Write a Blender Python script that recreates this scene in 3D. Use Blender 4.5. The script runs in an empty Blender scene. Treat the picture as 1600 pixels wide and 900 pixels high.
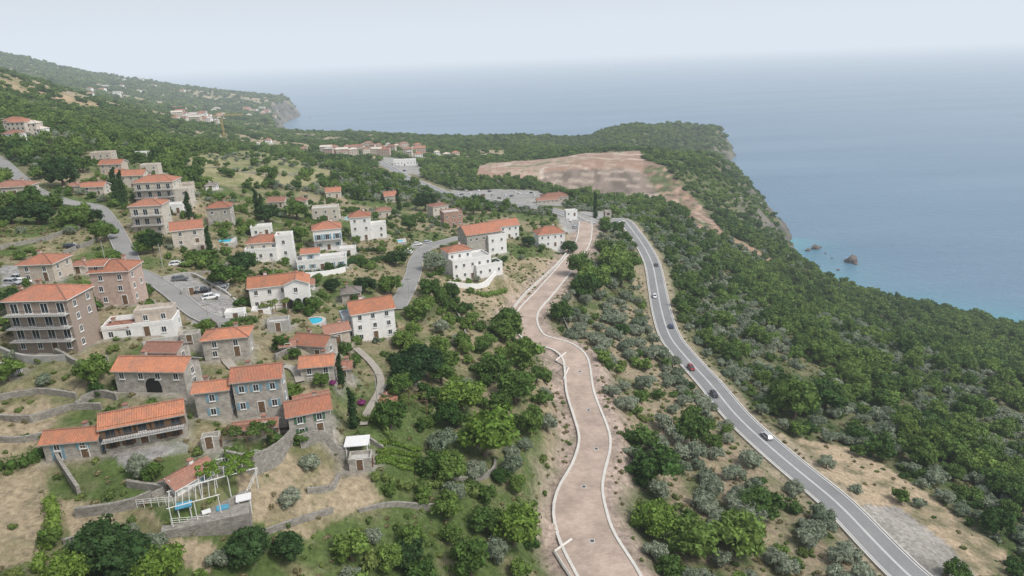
import bpy, bmesh, math, random
import numpy as np
from mathutils import Vector, Matrix, kdtree
random.seed(7); rng=np.random.default_rng(7)
sc=bpy.context.scene
# ------------------------------------------------------------------ camera model
F=1600*24/36; CX,CY=800,450; H=230.0
p=math.atan(365/F); a=math.radians(2.06)
fw=np.array([0,math.cos(p),-math.sin(p)]); up0=np.array([0,math.sin(p),math.cos(p)]); r0=np.array([1.,0,0])
R=math.cos(a)*r0-math.sin(a)*up0; U=math.sin(a)*r0+math.cos(a)*up0
def ray(px,py): return fw+R*(px-CX)/F+U*(CY-py)/F
def lerp(a,b,t): return a+(b-a)*t
def sstep(a,b,x):
    t=np.clip((x-a)/(b-a),0,1); return t*t*(3-2*t)
_tab=rng.random((256,256))
def vn(x,y,s,o=0):
    x=x/s+o*17.3; y=y/s+o*31.7
    xi=np.floor(x).astype(int); yi=np.floor(y).astype(int); fx=x-xi; fy=y-yi
    fx=fx*fx*(3-2*fx); fy=fy*fy*(3-2*fy)
    g=lambda i,j:_tab[i%256,j%256]
    return (g(xi,yi)*(1-fx)+g(xi+1,yi)*fx)*(1-fy)+(g(xi,yi+1)*(1-fx)+g(xi+1,yi+1)*fx)*fy
# ------------------------------------------------------------------ survey points (sighting + height below camera)
cps=[(0,890,62),(150,890,64),(350,890,68),(550,880,74),(750,880,82),(930,890,90),(1100,890,95),(1250,890,100),(1430,895,106),(1590,890,114),
(0,720,58),(80,740,60),(200,720,59),(350,760,62),(500,720,66),(650,740,74),(780,720,80),(905,740,89),(1000,720,95),(1100,740,100),(1290,768,106),(1400,740,114),(1590,740,130),
(0,600,54),(100,560,53),(230,610,56),(390,630,58),(500,600,61),(590,560,67),(700,600,75),(820,600,83),(903,590,89),(1000,600,97),(1098,588,109),(1200,580,118),(1400,600,138),(1590,600,158),
(0,470,49),(90,440,50),(200,480,51),(340,490,55),(440,480,60),(560,470,66),(640,440,70),(740,480,79),(830,495,87),(930,480,97),(1030,470,111),(1150,470,133),(1300,490,168),(1450,520,195),(1590,535,203),
(0,340,46),(100,350,48),(200,370,50),(300,385,54),(430,410,62),(520,390,68),(580,370,72),(650,385,75),(740,400,81),(800,390,86),(857,385,90),(915,355,95),(960,348,101),(1008,385,107),(1080,400,125),(1200,420,163),
(0,250,40),(70,250,42),(165,262,45),(250,310,50),(380,270,57),(350,340,58),(440,310,66),(490,260,72),(560,320,78),(610,300,86),(700,340,87),(745,312,97),(690,300,99),(640,280,104),(600,253,108),(850,325,97),(870,305,102),
(720,275,112),(800,262,116),(860,266,116),(920,263,116),(985,262,118),(1000,268,121),(850,283,122),(900,297,132),(960,308,136),(1000,308,136),(930,316,122),(1060,332,131),(1025,248,117),(1050,262,121),(1090,262,128),(1120,285,140),(1160,300,153),(1185,293,164),(1203,314,180),(1213,334,195),(1222,370,222),(1190,348,184),(1130,370,144),(1200,380,168),(1255,425,205),
(1040,243,119),(1100,247,131),(1137,252,145),(1165,272,152),(1080,239,182),(1040,234,175),(1115,240,190),(990,234,160),
(1136,230,199),(1125,214,184),(1110,203,170),(1085,202,167),(1060,204,166),(1000,218,158),(940,227,150),(880,226,150),(830,230,140),(780,224,135),(740,226,135),(680,222,138),(640,218,140),(600,218,138),(560,226,134),(515,224,132),(480,219,130),(465,214,130),
(980,240,124),(900,243,122)]
cpd=[(0,82,3500),(50,97,3400),(100,110,3400),(150,122,3300),(200,131,3300),(270,137,3300),(330,145,3200),(380,152,3200),(440,159,3100),(458,168,3000),
(400,180,2500),(320,178,2000),(250,168,2100),(0,111,1300),(50,126,1250),(100,144,1200),(180,166,1150),(240,184,1100),(290,202,1000),(200,150,2500),(100,127,2700),
(0,160,700),(100,190,600),(200,210,650),(250,230,600),(300,218,850),(400,210,1200),(350,196,1500),(430,200,1700),(470,240,800),(400,240,650),(540,240,850),(620,235,900),(700,245,850)]
pts=[]
for x,y,d in cps:
    r=ray(x,y); t=d/(-r[2]); pts.append((r[0]*t,r[1]*t,d))
for x,y,D in cpd:
    r=ray(x,y); t=D/math.hypot(r[0],r[1]); pts.append((r[0]*t,r[1]*t,-r[2]*t))
def pol(th,r,d): pts.append((r*math.sin(math.radians(th)),r*math.cos(math.radians(th)),d))
for q in [(0,35,82),(-50,60,60),(50,60,95),(-62,130,45),(62,180,135),(62,420,215),(-58,400,10),(-50,1200,-150),(-60,3500,-300),(-40,5200,-60),(-20,5000,215),(60,900,240)]: pol(*q)
pts=np.array(pts)
def lp(x,y): return np.stack([np.arctan2(x,y),np.log(np.maximum(np.hypot(x,y),20))],-1)
Q=lp(pts[:,0],pts[:,1]); n=len(Q)
def phi(d2): return np.sqrt(d2+0.03**2)
A=np.zeros((n+3,n+3)); d2=((Q[:,None]-Q[None])**2).sum(-1); A[:n,:n]=-phi(d2)+np.eye(n)*0.003
A[:n,n]=1;A[:n,n+1:]=Q;A[n,:n]=1;A[n+1:,:n]=Q.T
Wt=np.linalg.solve(A,np.concatenate([pts[:,2],[0,0,0]]))
def rbf(x,y):
    x=np.asarray(x,float).ravel();y=np.asarray(y,float).ravel();out=np.empty(len(x))
    for i in range(0,len(x),20000):
        q=lp(x[i:i+20000],y[i:i+20000])
        dd=(q[:,0:1]-Q[None,:,0])**2+(q[:,1:2]-Q[None,:,1])**2
        out[i:i+20000]=-phi(dd)@Wt[:n]+Wt[n]+q@Wt[n+1:]
    return out
# coast
cpx=[(1900,575),(1750,535),(1600,505),(1530,494),(1450,480),(1380,466),(1315,452),(1298,441),(1280,425),(1255,405),(1243,388),(1234,374),(1224,358),(1212,338),(1198,318),(1176,294),(1156,274),(1144,260),(1142,249),(1144,240),(1139,223),(1126,209),(1100,204),(1060,205),(1000,220),(940,230),(880,229),(830,234),(780,230),(740,230),(680,224),(640,220),(600,220),(560,228),(515,227),(480,222),(455,212),(440,198),(446,190),(458,186),(467,183),(466,178),(455,172),(430,165),(380,160),(300,158),(200,163)]
coast=[]
for x,y in cpx:
    r=ray(x,y); t=H/(-r[2]); coast.append((r[0]*t,r[1]*t))
coast+= [(-4500,4500),(-9000,3000),(-9000,-3000),(1200,-3000),(900,-400)]
coast=np.array(coast)
def inpoly(x,y,P):
    P=np.asarray(P); c=np.zeros(x.shape,bool); j=len(P)-1
    for i in range(len(P)):
        xi,yi=P[i,0],P[i,1]; xj,yj=P[j,0],P[j,1]
        if yi!=yj: c^=((yi>y)!=(yj>y))&(x<(xj-xi)*(y-yi)/(yj-yi)+xi)
        j=i
    return c
def segdist(x,y,P,closed=True):
    best=np.full(x.shape,1e18); m=len(P)
    for i in range(m if closed else m-1):
        ax,ay=P[i][0],P[i][1]; bx,by=P[(i+1)%m][0],P[(i+1)%m][1]; dx,dy=bx-ax,by-ay
        t=np.clip(((x-ax)*dx+(y-ay)*dy)/(dx*dx+dy*dy+1e-9),0,1)
        best=np.minimum(best,(x-ax-t*dx)**2+(y-ay-t*dy)**2)
    return np.sqrt(best)
def sdc(x,y):
    d=segdist(x,y,coast); return np.where(inpoly(x,y,coast),d,-d)
def Zb(x,y):
    x=np.asarray(x,float).ravel();y=np.asarray(y,float).ravel()
    r=np.hypot(x,y); land=H-rbf(x,y)
    amp=np.clip((r-300)/900,0,1)
    land+= (vn(x,y,9)-.5)*0.9+(vn(x,y,60,1)-.5)*9*amp+(vn(x,y,22,2)-.5)*5*amp
    s=sdc(x,y)+(vn(x,y,28,3)-.5)*np.clip(r/45,4,24)
    az_=x/np.maximum(y,1); mk=sstep(-.345,-.325,az_)*(1-sstep(.27,.31,az_))*sstep(1000,1150,r)*(1-sstep(2350,2500,r)); kf=lerp(.2,.4,sstep(.1,.2,az_)); ks=lerp(1.7,.95,sstep(600,760,r)*(1-sstep(1900,2300,r)))
    cl=np.where(s>0,s*lerp(ks,kf,mk)-1+lerp(1,.3,mk)*(vn(x,y,12,4)-.5)*9,-3+s*.5)
    z=np.minimum(land,cl)
    z=np.where(s>8,np.maximum(z,2),z)
    return np.maximum(z,-25)
_T=np.geomspace(40,9000,1000)
def P(px,py):
    d=ray(px,py); hx=d[0]*_T;hy=d[1]*_T;hz=H+d[2]*_T
    g=Zb(hx,hy)-hz; k=np.where(g>0)[0]
    if len(k)==0: return np.array([hx[-1],hy[-1],0.])
    k=k[0]
    if k==0: return np.array([hx[0],hy[0],hz[0]])
    u=g[k-1]/(g[k-1]-g[k]); t=_T[k-1]+(_T[k]-_T[k-1])*u
    return np.array([d[0]*t,d[1]*t,H+d[2]*t])
def PL(l): return [P(*q) for q in l]
def mpp(q): return float(np.dot(np.array(q)-np.array([0,0,H]),fw))/F
# ------------------------------------------------------------------ materials
def newmat(name):
    m=bpy.data.materials.new(name); m.use_nodes=True; nt=m.node_tree; b=nt.nodes['Principled BSDF']
    b.inputs['Specular IOR Level'].default_value=.25
    return m,nt,b
def N(nt,t,**k):
    nd=nt.nodes.new(t)
    for a_,v in k.items():
        if a_ in nd.inputs.keys(): nd.inputs[a_].default_value=v
        else: setattr(nd,a_,v)
    return nd
def mixc(nt,fac,c1,c2,bt='MIX'):
    m=nt.nodes.new('ShaderNodeMix'); m.data_type='RGBA'; m.blend_type=bt
    for i,v in ((0,fac),(6,c1),(7,c2)):
        if isinstance(v,(int,float)): m.inputs[i].default_value=v
        elif isinstance(v,tuple): m.inputs[i].default_value=v if len(v)==4 else (*v,1)
        else: nt.links.new(v,m.inputs[i])
    return m.outputs[2]
def mr(nt,v,a0,a1,b0,b1):
    m=nt.nodes.new('ShaderNodeMapRange'); nt.links.new(v,m.inputs[0])
    for i,x in enumerate((a0,a1,b0,b1)): m.inputs[i+1].default_value=x
    return m.outputs[0]
def bump(nt,b,h,s,d=.1):
    n_=nt.nodes.new('ShaderNodeBump'); n_.inputs['Strength'].default_value=s; n_.inputs['Distance'].default_value=d
    nt.links.new(h,n_.inputs['Height']); nt.links.new(n_.outputs[0],b.inputs['Normal'])
def plain(name,c,rough=.8,var=.25,scale=1.5,metal=0):
    m,nt,b=newmat(name); b.inputs['Roughness'].default_value=rough; b.inputs['Metallic'].default_value=metal
    tc=N(nt,'ShaderNodeTexCoord'); nz=N(nt,'ShaderNodeTexNoise',Scale=scale,Detail=6.,Roughness=.65)
    nt.links.new(tc.outputs['Object'],nz.inputs['Vector'])
    f=mr(nt,nz.outputs[0],.3,.7,1-var,1+var*.5)
    nt.links.new(mixc(nt,1.,(*c,1),f,'MULTIPLY'),b.inputs['Base Color'])
    bump(nt,b,nz.outputs[0],.15,.05)
    return m
def stone(name,c,c2,bw=.5,rh=.26,mort=(.44,.42,.38)):
    m,nt,b=newmat(name); b.inputs['Roughness'].default_value=.9
    tc=N(nt,'ShaderNodeTexCoord'); br=N(nt,'ShaderNodeTexBrick',Scale=1.)
    nz0=N(nt,'ShaderNodeTexNoise',Scale=2.5,Detail=2.); nt.links.new(tc.outputs['UV'],nz0.inputs['Vector'])
    v=mixc(nt,.06,tc.outputs['UV'],nz0.outputs['Color'],'ADD'); nt.links.new(v,br.inputs['Vector'])
    br.inputs['Color1'].default_value=(*c,1);br.inputs['Color2'].default_value=(*c2,1);br.inputs['Mortar'].default_value=(*mort,1)
    br.inputs['Brick Width'].default_value=bw;br.inputs['Row Height'].default_value=rh;br.inputs['Mortar Size'].default_value=.025;br.inputs['Mortar Smooth'].default_value=.4
    nz=N(nt,'ShaderNodeTexNoise',Scale=.7,Detail=8.,Roughness=.7); nt.links.new(tc.outputs['UV'],nz.inputs['Vector'])
    f=mr(nt,nz.outputs[0],.3,.7,.6,1.25)
    nt.links.new(mixc(nt,1.,br.outputs[0],f,'MULTIPLY'),b.inputs['Base Color'])
    bump(nt,b,br.outputs['Fac'],-.5,.05)
    return m
def rooftile(name,c,c2):
    m,nt,b=newmat(name); b.inputs['Roughness'].default_value=.85
    tc=N(nt,'ShaderNodeTexCoord'); mp=N(nt,'ShaderNodeMapping'); mp.inputs['Scale'].default_value=(4,2.6,1)
    nt.links.new(tc.outputs['UV'],mp.inputs[0])
    vo=N(nt,'ShaderNodeTexVoronoi',Scale=1.,Randomness=.25); nt.links.new(mp.outputs[0],vo.inputs['Vector'])
    sp=N(nt,'ShaderNodeSeparateColor'); nt.links.new(vo.outputs['Color'],sp.inputs[0])
    col=mixc(nt,mr(nt,sp.outputs[0],0,1,0,1),(*c,1),(*c2,1))
    nz=N(nt,'ShaderNodeTexNoise',Scale=.55,Detail=7.,Roughness=.7); nt.links.new(tc.outputs['Object'],nz.inputs['Vector'])
    col=mixc(nt,mr(nt,nz.outputs[0],.4,.7,0,.7),col,(.24,.16,.12,1))
    wv=N(nt,'ShaderNodeTexWave',Scale=1.27*1.0); wv.bands_direction='X'; nt.links.new(tc.outputs['UV'],wv.inputs['Vector'])
    col=mixc(nt,1.,col,mr(nt,wv.outputs[1],0,1,.72,1.12),'MULTIPLY')
    oi=N(nt,'ShaderNodeObjectInfo'); col=mixc(nt,1.,col,mr(nt,oi.outputs['Random'],0,1,.8,1.12),'MULTIPLY')
    nt.links.new(col,b.inputs['Base Color']); bump(nt,b,wv.outputs[1],.5,.06)
    return m
def leafmat(name,c1,c2,var=.5):
    m,nt,b=newmat(name); b.inputs['Roughness'].default_value=.65; b.inputs['Specular IOR Level'].default_value=.2
    oi=N(nt,'ShaderNodeObjectInfo'); tc=N(nt,'ShaderNodeTexCoord'); ge=N(nt,'ShaderNodeNewGeometry')
    nz=N(nt,'ShaderNodeTexNoise',Scale=3.2,Detail=3.); nt.links.new(tc.outputs['Object'],nz.inputs['Vector'])
    nw=N(nt,'ShaderNodeTexNoise',Scale=.013,Detail=3.); nt.links.new(ge.outputs['Position'],nw.inputs['Vector'])
    f=N(nt,'ShaderNodeMath',operation='MULTIPLY_ADD'); nt.links.new(oi.outputs['Random'],f.inputs[0]); f.inputs[1].default_value=.9
    nt.links.new(mr(nt,nw.outputs[0],.3,.7,-.3,.4),f.inputs[2])
    col=mixc(nt,f.outputs[0],(*c1,1),(*c2,1))
    col=mixc(nt,1.,col,mr(nt,nz.outputs[0],.3,.7,1-var,1+var),'MULTIPLY')
    nt.links.new(col,b.inputs['Base Color'])
    tr=N(nt,'ShaderNodeBsdfTranslucent'); nt.links.new(col,tr.inputs[0])
    ms=N(nt,'ShaderNodeMixShader'); ms.inputs[0].default_value=.3
    nt.links.new(b.outputs[0],ms.inputs[1]); nt.links.new(tr.outputs[0],ms.inputs[2]); nt.links.new(ms.outputs[0],nt.nodes['Material Output'].inputs[0])
    return m
M={}
M['cream']=plain('plaster_cream',(.57,.52,.45)); M['white']=plain('plaster_white',(.76,.75,.73),var=.12); M['taupe']=plain('plaster_taupe',(.33,.265,.22),var=.15)
M['pink']=plain('plaster_pink',(.5,.375,.32)); M['beige']=plain('plaster_beige',(.52,.45,.38)); M['grey']=plain('plaster_grey',(.38,.37,.35)); M['bluegrey']=plain('plaster_blue',(.45,.5,.56))
M['stone']=stone('stone_wall',(.48,.445,.395),(.33,.305,.27)); M['drystone']=stone('dry_stone',(.4,.375,.335),(.25,.235,.21),.4,.2,(.15,.14,.12)); M['brick']=stone('red_brick',(.42,.21,.14),(.32,.17,.12),.4,.2)
M['roof']=rooftile('terracotta_tiles',(.5,.205,.125),(.38,.15,.095)); M['roof2']=rooftile('terracotta_tiles_old',(.4,.195,.14),(.28,.14,.105)); M['roof3']=rooftile('terracotta_tiles_new',(.58,.24,.135),(.47,.185,.105))
M['greyroof']=rooftile('grey_stone_tiles',(.3,.28,.26),(.22,.21,.2))
M['concrete']=plain('concrete',(.4,.39,.37)); M['slab']=plain('pale_slab',(.5,.49,.47)); M['frame']=plain('window_frame',(.7,.7,.68),var=.05); M['frameb']=plain('brown_frame',(.14,.08,.05),var=.1)
m,nt,b=newmat('window_glass'); b.inputs['Base Color'].default_value=(.03,.04,.05,1); b.inputs['Roughness'].default_value=.12; b.inputs['Specular IOR Level'].default_value=.6; M['glass']=m
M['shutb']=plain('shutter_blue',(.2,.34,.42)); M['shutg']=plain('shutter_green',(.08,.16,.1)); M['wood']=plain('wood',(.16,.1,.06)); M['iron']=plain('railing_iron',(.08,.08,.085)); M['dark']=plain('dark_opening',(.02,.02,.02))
M['bark']=plain('bark',(.15,.12,.09),scale=6); M['rubber']=plain('tyre_rubber',(.015,.015,.015)); M['rim']=plain('wheel_rim',(.4,.4,.42),.3,metal=.8)
M['leaf']=leafmat('broadleaf_foliage',(.048,.105,.022),(.165,.25,.055)); M['leafl']=leafmat('light_foliage',(.13,.22,.035),(.18,.27,.05)); M['leafd']=leafmat('dark_foliage',(.028,.066,.02),(.05,.1,.03))
M['olive']=leafmat('olive_foliage',(.17,.215,.14),(.3,.335,.245),.38); M['shrub']=leafmat('shrub_foliage',(.07,.13,.03),(.185,.235,.065)); M['dry']=leafmat('dry_scrub',(.18,.17,.075),(.29,.25,.14)); M['flower']=leafmat('bougainvillea',(.25,.05,.18),(.3,.07,.22))
M['yellow']=plain('crane_paint',(.5,.36,.14),.5); M['blue']=plain('blue_tarp',(.1,.32,.46),.6); M['canvas']=plain('canvas_white',(.72,.72,.72),.7,.08)
m,nt,b=newmat('pool_water'); b.inputs['Base Color'].default_value=(.05,.45,.62,1); b.inputs['Roughness'].default_value=.08; M['pool']=m
M['rock']=plain('sea_rock',(.16,.13,.115),.9,.5,.4); M['redlight']=plain('red_lens',(.4,.02,.02),.3); M['lamp']=plain('clear_lens',(.7,.7,.7),.2)
M['paint']=plain('road_paint',(.75,.75,.73),.7,.15,.5); M['clay']=plain('red_clay',(.34,.16,.11),.9,.3,.5)
def roadmat(name,c,c2,scale):
    m,nt,b=newmat(name); b.inputs['Roughness'].default_value=.85
    ge=N(nt,'ShaderNodeNewGeometry'); nz=N(nt,'ShaderNodeTexNoise',Scale=scale,Detail=8.,Roughness=.7); nt.links.new(ge.outputs['Position'],nz.inputs['Vector'])
    n2=N(nt,'ShaderNodeTexNoise',Scale=3.,Detail=4.); nt.links.new(ge.outputs['Position'],n2.inputs['Vector'])
    col=mixc(nt,mr(nt,nz.outputs[0],.35,.65,0,1),(*c,1),(*c2,1)); col=mixc(nt,1.,col,mr(nt,n2.outputs[0],.3,.7,.85,1.12),'MULTIPLY')
    nt.links.new(col,b.inputs['Base Color']); return m
M['asphalt']=roadmat('asphalt',(.205,.205,.21),(.26,.26,.26),.06); M['asphaltl']=roadmat('worn_asphalt',(.29,.285,.275),(.23,.225,.22),.1)
M['kerb']=plain('kerb_concrete',(.6,.58,.54),.8,.15,.5); M['path']=roadmat('path_concrete',(.38,.35,.31),(.3,.27,.23),.3)
m,nt,b=newmat('block_paving'); b.inputs['Roughness'].default_value=.85
ge=N(nt,'ShaderNodeTexCoord'); br=N(nt,'ShaderNodeTexBrick',Scale=1.); nt.links.new(ge.outputs['UV'],br.inputs['Vector'])
br.inputs['Color1'].default_value=(.46,.365,.305,1);br.inputs['Color2'].default_value=(.4,.31,.26,1);br.inputs['Mortar'].default_value=(.32,.26,.225,1);br.inputs['Brick Width'].default_value=.9;br.inputs['Row Height'].default_value=.45
nz=N(nt,'ShaderNodeTexNoise',Scale=.12,Detail=8.,Roughness=.7); g2=N(nt,'ShaderNodeNewGeometry'); nt.links.new(g2.outputs['Position'],nz.inputs['Vector'])
nt.links.new(mixc(nt,1.,br.outputs[0],mr(nt,nz.outputs[0],.35,.65,.74,1.2),'MULTIPLY'),b.inputs['Base Color']); M['paving']=m
# ------------------------------------------------------------------ mesh helpers
class MB:
    def __init__(s): s.v=[];s.f=[];s.m=[]
    def face(s,pts,mi=0):
        k=len(s.v); s.v+= [tuple(map(float,q)) for q in pts]; s.f.append(tuple(range(k,k+len(pts)))); s.m.append(mi)
    def box(s,x0,x1,y0,y1,z0,z1,mi=0,caps=True):
        c=[(x0,y0,z0),(x1,y0,z0),(x1,y1,z0),(x0,y1,z0),(x0,y0,z1),(x1,y0,z1),(x1,y1,z1),(x0,y1,z1)]
        for q in ((0,1,5,4),(1,2,6,5),(2,3,7,6),(3,0,4,7))+(((4,5,6,7),(3,2,1,0)) if caps else ()): s.face([c[i] for i in q],mi)
    def beam(s,A,B,r=.05,mi=0):
        A=Vector(A);B=Vector(B);d=(B-A).normalized(); u=d.orthogonal().normalized(); w=d.cross(u)
        a_=[A+(u*i+w*j)*r for i,j in((-1,-1),(1,-1),(1,1),(-1,1))]; b_=[q+(B-A) for q in a_]
        for i in range(4): j=(i+1)%4; s.face([a_[i],a_[j],b_[j],b_[i]],mi)
        s.face(b_,mi); s.face(a_[::-1],mi)
    def tube(s,pts,rs,n=7,mi=0,cap=True):
        rings=[]
        for i,q in enumerate(pts):
            q=Vector(q); d=(Vector(pts[min(i+1,len(pts)-1)])-Vector(pts[max(i-1,0)])).normalized()
            u=d.orthogonal().normalized() if abs(d.z)<.9 else Vector((1,0,0)); u=(u-d*u.dot(d)).normalized(); w=d.cross(u)
            rings.append([q+(u*math.cos(t*2*math.pi/n)+w*math.sin(t*2*math.pi/n))*rs[i] for t in range(n)])
        for i in range(len(rings)-1):
            for t in range(n):
                k=(t+1)%n; s.face([rings[i][t],rings[i][k],rings[i+1][k],rings[i+1][t]],mi)
        if cap: s.face(rings[-1],mi); s.face(rings[0][::-1],mi)
    def mesh(s,name,mats):
        me=bpy.data.meshes.new(name); me.from_pydata(s.v,[],s.f)
        for q in mats: me.materials.append(q)
        me.polygons.foreach_set('material_index',s.m)
        uv=me.uv_layers.new(name='UVMap'); out=np.zeros((len(me.loops),2),np.float32)
        for poly in me.polygons:
            nn=poly.normal; t=Vector((-nn.y,nn.x,0))
            if t.length<1e-4: t=Vector((1,0,0))
            t.normalize(); ss=nn.cross(t)
            for li in poly.loop_indices:
                c=me.vertices[me.loops[li].vertex_index].co; out[li]=(c.dot(t),c.dot(ss))
        uv.data.foreach_set('uv',out.ravel()); return me
COL=sc.collection
def ob(name,me,parent=None,loc=(0,0,0),rz=0,scale=None,**k):
    o=bpy.data.objects.new(name,me); COL.objects.link(o)
    if parent: o.parent=parent
    o.location=loc; o.rotation_euler=(0,0,rz)
    if scale is not None: o.scale=scale if hasattr(scale,'__len__') else (scale,)*3
    for a_,v in k.items(): o[a_]=v
    return o
# ------------------------------------------------------------------ roads
def catmull(pts,step=2.5):
    pts=[np.array(q[:2]) for q in pts]; pts=[2*pts[0]-pts[1]]+pts+[2*pts[-1]-pts[-2]]; out=[]
    for i in range(1,len(pts)-2):
        a_,b_,c_,d_=pts[i-1:i+3]; L=np.linalg.norm(c_-b_); m_=max(2,int(L/step))
        for t in np.arange(m_)/m_: out.append(.5*((2*b_)+(-a_+c_)*t+(2*a_-5*b_+4*c_-d_)*t*t+(-a_+3*b_-3*c_+d_)*t**3))
    out.append(pts[-2]); return np.array(out)
def smooth1(z,k):
    z=np.pad(z,k,mode='edge'); return np.convolve(z,np.ones(2*k+1)/(2*k+1),'valid')
class Road:
    def __init__(s,px,hw,sm=8):
        s.c=catmull(PL(px))
        for _ in range(2): s.c[1:-1]=(s.c[:-2]+s.c[1:-1]*2+s.c[2:])/4
        z=Zb(s.c[:,0],s.c[:,1]); s.z=smooth1(smooth1(z,sm),sm); s.hw=hw
        t=np.gradient(s.c,axis=0); t/=np.linalg.norm(t,axis=1)[:,None]+1e-9; s.t=t; s.n=np.stack([t[:,1],-t[:,0]],1)
        s.arc=np.concatenate([[0],np.cumsum(np.linalg.norm(np.diff(s.c,axis=0),axis=1))]); s.ex=np.zeros(len(s.c))
    def strip(s,offs,zo,name,mat,**k):
        i1=len(s.c); mb=[];fc=[];uv=[]; m_=len(offs)
        for i in range(i1):
            for o_,z_ in zip(offs,zo): o2=o_+np.sign(o_)*s.ex[i]; mb.append((*(s.c[i]+s.n[i]*o2),s.z[i]+z_)); uv.append((o2,s.arc[i]))
        for i in range(i1-1):
            for j in range(m_-1): q=i*m_+j; fc.append((q,q+1,q+m_+1,q+m_))
        me=bpy.data.meshes.new(name); me.from_pydata(mb,[],fc); me.materials.append(mat)
        ul=me.uv_layers.new(name='UVMap'); uvv=np.array(uv,np.float32); li=np.empty(len(me.loops),np.int32); me.loops.foreach_get('vertex_index',li); ul.data.foreach_set('uv',uvv[li].ravel())
        me.flip_normals() if me.polygons and me.polygons[0].normal.z<0 else None
        return ob(name,me,kind='structure',**k)
RA=Road([(1480,950),(1425,900),(1370,845),(1310,788),(1250,737),(1197,690),(1150,647),(1110,602),(1072,558),(1047,522),(1034,487),(1027,452),(1020,417),(1008,387),(992,364),(972,350),(945,347),(915,341),(885,333),(850,326),(800,318),(745,311),(690,300),(650,284),(620,267),(595,253)],4.1,12)
RB=Road([(978,960),(950,900),(927,860),(909,810),(905,765),(923,720),(930,690),(919,650),(906,610),(903,582),(897,560),(874,541),(838,524),(823,504),(825,484),(846,462),(866,440),(890,410),(908,385),(914,365),(915,346)],4.2)
RB.ex=1.7*(1-sstep(26,46,RB.arc))
RC=Road([(618,482),(634,455),(645,430),(650,408),(664,388),(690,378),(720,372)],2.6,4)
RD=Road([(206,420),(200,400),(190,380),(172,348),(150,325),(110,316),(70,305),(45,290),(20,268),(0,250),(-40,225)],2.4,4)
RE=Road([(206,420),(235,435),(268,455),(300,480),(335,503),(372,500)],2.0,4)
RF=Road([(556,540),(580,566),(596,592),(592,615),(572,640),(568,665)],.8,3)
RG=Road([(345,545),(372,580),(455,572),(470,600)],.9,3)
roads=[RA,RB,RC,RD,RE,RF,RG]
RA.strip([-4.1,-2,0,2,4.1],[0,.03,.05,.03,0],'road',M['asphalt'],label='grey two-lane asphalt coastal road')
for o_ in (-3.7,3.7): RA.strip([o_-.09,o_+.09],[.035,.035],'road_edge_line',M['paint'],label='white painted edge line on asphalt')
for o_ in (-.16,.16): RA.strip([o_-.08,o_+.08],[.07,.07],'road_centre_line',M['paint'],label='white painted centre line on asphalt')
for sgn in (-1,1): RA.strip([4.1*sgn,4.1*sgn,4.45*sgn,4.45*sgn],[0,.12,.12,-.6],'kerb',M['kerb'],label='pale concrete road kerb')
RB.strip([-3.5,3.5],[0,0],'paved_road',M['paving'],label='tan block-paved new road')
for sgn in (-1,1): RB.strip([3.5*sgn,3.5*sgn,4.1*sgn,4.1*sgn],[-.02,.16,.16,-.9],'kerb',M['kerb'],label='whitish concrete kerb of the paved road')
for r_,nm in((RC,'village_road'),(RD,'hillside_road'),(RE,'village_lane')):
    r_.strip([-r_.hw,0,r_.hw],[0,.03,0],nm,M['asphaltl'],label='worn pale asphalt village road')
    for sgn in (-1,1): r_.strip([r_.hw*sgn,r_.hw*sgn,(r_.hw+.25)*sgn,(r_.hw+.25)*sgn],[-.02,.12,.12,-.7],'kerb',M['concrete'],label='pale kerb of the village road')
RF.strip([-.8,.8],[0,0],'footpath',M['path'],label='narrow pale concrete footpath'); RG.strip([-.9,.9],[0,0],'footpath',M['path'],label='narrow pale footpath between stone houses')
kp=[]
for r_ in roads:
    for c,z,e_ in zip(r_.c,r_.z,r_.ex): kp.append((c[0],c[1],z,r_.hw+e_))
def rbz(q): return RB.z[int(np.argmin(((RB.c-np.array(q)[:2])**2).sum(1)))]
bays=[[(866,843),(893,832),(912,870),(916,900),(897,900),(882,875)],[(868,556),(884,553),(900,572),(898,582),(880,584),(888,572)]]
for bq in bays:
    c=np.mean([P(*q)[:2] for q in bq],0)
    for q in bq:
        w_=P(*q)[:2]
        for t in(.15,.45,.75): c2=lerp(c,w_,t); kp.append((c2[0],c2[1],rbz(c2),2.0))
KD=kdtree.KDTree(len(kp))
for i,q in enumerate(kp): KD.insert((q[0],q[1],0),i)
KD.balance()
def roadd(x,y):
    D=np.full(len(x),1e3);Zr=np.zeros(len(x)); r=np.hypot(x,y)
    for i in np.where(r<1000)[0]:
        co,k,d=KD.find((x[i],y[i],0)); D[i]=d-kp[k][3]; Zr[i]=kp[k][2]
    return D,Zr
for bq in bays:
    q=[P(*w_) for w_ in bq]; mb=MB(); mb.face([(w_[0],w_[1],rbz(w_)-.02) for w_ in q]); me=mb.mesh('paved_bay',[M['paving']])
    if me.polygons[0].normal.z<0: me.flip_normals()
    ob('paved_bay',me,kind='structure',label='tan paved bay widening the new road')
    seq=[4,5,0,1] if bq is bays[0] else [1,0,5,4]; mb=MB()
    for i,j in zip(seq[:-1],seq[1:]): mb.beam((q[i][0],q[i][1],rbz(q[i])),(q[j][0],q[j][1],rbz(q[j])),.2)
    ob('kerb',mb.mesh('kerb',[M['kerb']]),kind='structure',label='angular white kerb around the paved bay')
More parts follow.
